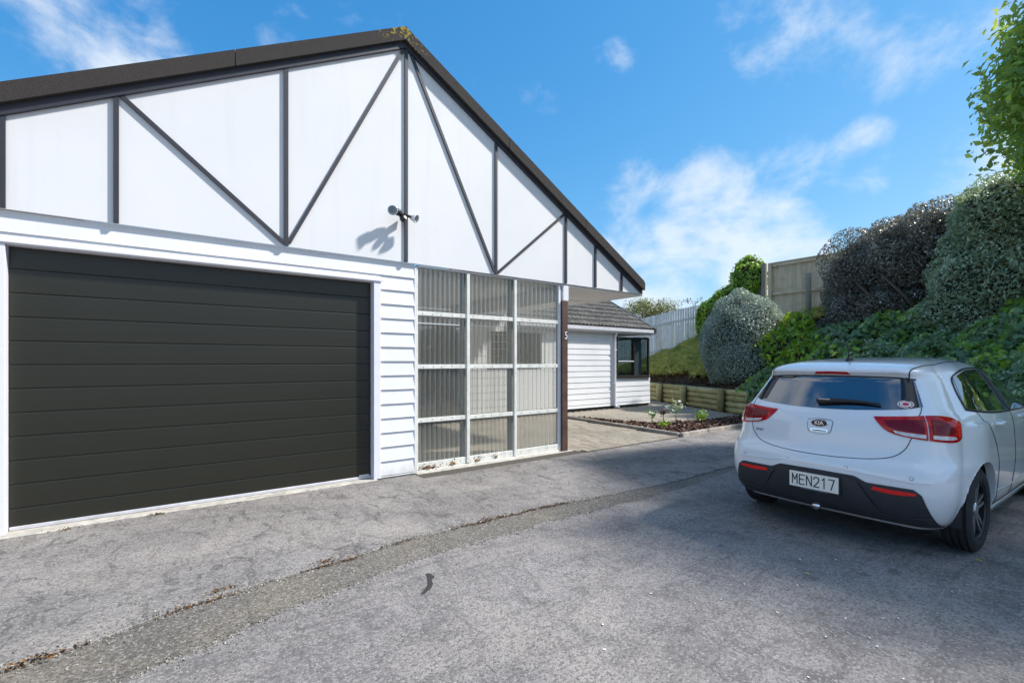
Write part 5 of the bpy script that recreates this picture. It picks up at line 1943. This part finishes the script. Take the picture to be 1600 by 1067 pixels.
o.rotation_euler = (rad(70), 0, rad(25))

# garden plants in the bark bed
def bedplant(label, x, y, h, nleaf, spread, leafm, size, stem=True, flower=False, seed=1):
    T = thing('bed_plant', label, 'plant', (x, y, .03))
    rng = np.random.default_rng(seed)
    if stem:
        tube('stem', [(x, y, .02), (x + .01, y, h * .5), (x, y + .01, h * .85)], [.011, .009, .005], M['trunk'], T, 6)
    n = nleaf
    g = rng.normal(size=(n, 3)) * np.array([spread, spread, spread * .8])
    g = g.clip(-2 * spread, 2 * spread)
    P = np.array([x, y, h * .8]) + g
    P[:, 2] = P[:, 2].clip(.05, None)
    leaf_mesh('leaves', P, g / (np.linalg.norm(g, axis=1, keepdims=True) + 1e-6) + np.array([0, 0, .4]), size, leafm, T, seed, .5, .55)
    if flower:
        for _ in range(flower):
            q = P[rng.integers(0, n)] + rng.normal(size=3) * .03
            bm = bmesh.new()
            for k in range(5):
                a = k * math.tau / 5
                tip = Vector((math.cos(a), math.sin(a), .25)) * .038
                l = Vector((math.cos(a + .5), math.sin(a + .5), .25)) * .026
                r = Vector((math.cos(a - .5), math.sin(a - .5), .25)) * .026
                bm.faces.new([bm.verts.new(v) for v in (Vector((0, 0, 0)), r, tip, l)])
            o = bm_to('flower', bm, M['petal'], T, tuple(q))
            o.rotation_euler = (rng.uniform(-.6, .9), rng.uniform(-.9, .2), 0)
    return T


bedplant('small white flowered plant nearest the house in the bark bed', 8.80, 6.62, .32, 40, .055, M['ivy'], .075, True, 3, 2)
bedplant('low bright green clump at the front of the bark bed', 8.50, 6.10, .12, 60, .055, M['limeivy'], .055, False, 0, 3)
bedplant('tall thin stemmed plant with white flowers in the bark bed', 9.30, 6.35, .52, 46, .085, M['greygreen'], .07, True, 5, 4)
bedplant('lime green leafy plant at the right of the bark bed', 9.78, 6.02, .26, 70, .070, M['limeivy'], .08, True, 2, 5)
bedplant('small brown leaved plant standing mid bed', 8.98, 6.45, .36, 26, .045, M['debris'], .075, True, 0, 6)

# leaf litter in the crack, grit along the channel edges
rng = np.random.default_rng(77)
P = []
for _ in range(1500):
    x = rng.uniform(-.6, 4.2)
    if mnoise.noise((x * 2.3, 0.4, 0)) + .25 < rng.random() * .6:
        continue
    P.append((x, up_edge(x) - .004 + rng.normal() * .010, -.004 + .006 * rng.random()))
for cx_, cy_, r_ in ((-.62, 5.42, .07), (.0, 5.44, .03), (-.52, 3.13, .06), (.33, 3.40, .05), (.95, 3.45, .05), (2.35, 3.53, .06)):
    for _ in range(45):
        P.append((cx_ + rng.normal() * r_, cy_ + rng.normal() * r_ * .35, .004 + .012 * rng.random()))
o = leaf_mesh('crack_litter', P, np.tile([0, 0, 1.0], (len(P), 1)), .016, M['debris'], None, 5, .5, .6, .15, kind='stuff')
tag(o, 'brown leaf crumbs and moss caught in the driveway crack', 'leaf litter')
P = []
for _ in range(4200):
    x = rng.uniform(-.8, 3.6)
    e = lo_edge(x) if rng.random() < .55 else up_edge(x)
    wd = .03 if rng.random() < .7 else .10
    y = e + rng.normal() * wd
    zz = .001 if (y < lo_edge(x) or y > up_edge(x)) else -.010
    P.append((x, y, zz + .002))
o = leaf_mesh('channel_grit', P, np.tile([0, 0, 1.0], (len(P), 1)), .009, M['grit'], None, 6, .6, .8, .3, kind='stuff')
tag(o, 'pale grit scattered along both edges of the drain channel', 'grit')
# rust and dead leaves caught on the bottom rail of the screen
P = []
for cx_, r_, n_ in ((2.80, .09, 70), (3.12, .035, 22), (3.52, .022, 26), (3.82, .022, 22), (3.37, .02, 14)):
    for _ in range(n_):
        P.append((cx_ + rng.normal() * r_, 5.508 + rng.normal() * .006, .045 + abs(rng.normal()) * .030))
o = leaf_mesh('rail_litter', P, np.tile([0, -.6, .6], (len(P), 1)), .026, M['rust'], None, 8, .6, .6, .2, kind='stuff')
tag(o, 'dead brown leaves caught along the foot of the corrugated screen', 'leaf litter')

# tar squiggle on the driveway
bm = bmesh.new()
pc = [(1.43, 2.86, .012), (1.425, 2.80, .022), (1.395, 2.76, .012), (1.375, 2.71, .016), (1.335, 2.665, .018), (1.28, 2.625, .010)]
pr_ = None
for x, y, wd in pc:
    cur = [bm.verts.new((x - wd, y + wd * .4, .003)), bm.verts.new((x + wd, y - wd * .4, .003))]
    if pr_:
        bm.faces.new((pr_[0], pr_[1], cur[1], cur[0]))
    pr_ = cur
M['tar'] = m_simple('black_tar', (0.035, 0.033, 0.033), 0.7, bmp=.5, bscale=80)
tag(bm_to('tar_squiggle', bm, M['tar'], None), 'short black tar squiggle on the asphalt below the channel', 'tar mark')

# petals and the two yellow leaves on the asphalt
PTS = [(3.107, 2.869), (2.39, 1.804), (2.498, 1.578), (1.898, 1.742), (1.743, 1.587), (2.96, 1.529), (3.464, 1.438), (3.653, 1.485), (3.85, 1.327), (2.777, 1.244), (3.217, 1.324),
       (2.661, 1.513), (3.014, 0.995), (3.178, 0.873), (3.241, 0.823), (2.838, 0.804), (2.726, 0.985), (2.316, 0.905), (2.64, 0.652), (3.878, 0.719), (3.936, 0.697), (2.896, 0.847)]
bm = bmesh.new()
for k in range(7):
    a = k * math.tau / 7
    bm.verts.new((math.cos(a) * .008, math.sin(a) * .0055, .002 + .002 * math.cos(a * 2)))
bm.faces.new(bm.verts)
pet_me = bpy.data.meshes.new('petal')
bm.to_mesh(pet_me)
bm.free()
pet_me.materials.append(M['petal'])
for x, y in PTS:
    o = add('fallen_petal', pet_me, None, (x, y, .003))
    o.rotation_euler = (random.uniform(-.2, .2), random.uniform(-.2, .2), random.uniform(0, 6))
    s_ = random.uniform(.7, 1.2)
    o.scale = (s_, s_, s_)
    tag(o, 'tiny white petal fallen on the asphalt', 'petal', 'white petals scattered on the asphalt')
for (x, y), lb in (((3.439, 1.355), 'small yellow leaf fallen on asphalt behind the car'), ((4.641, 0.72), 'small yellow leaf fallen beside the rear tyre')):
    bm = bmesh.new()
    pr = [(-.022, 0, .002), (-.008, .009, .006), (.010, .008, .005), (.024, 0, .003), (.010, -.008, .007), (-.008, -.009, .004)]
    bm.faces.new([bm.verts.new(v) for v in pr])
    o = bm_to('fallen_leaf', bm, M['yellowleaf'], None, (x, y, .004))
    o.rotation_euler = (0, 0, random.uniform(0, 6))
    tag(o, lb, 'leaf')
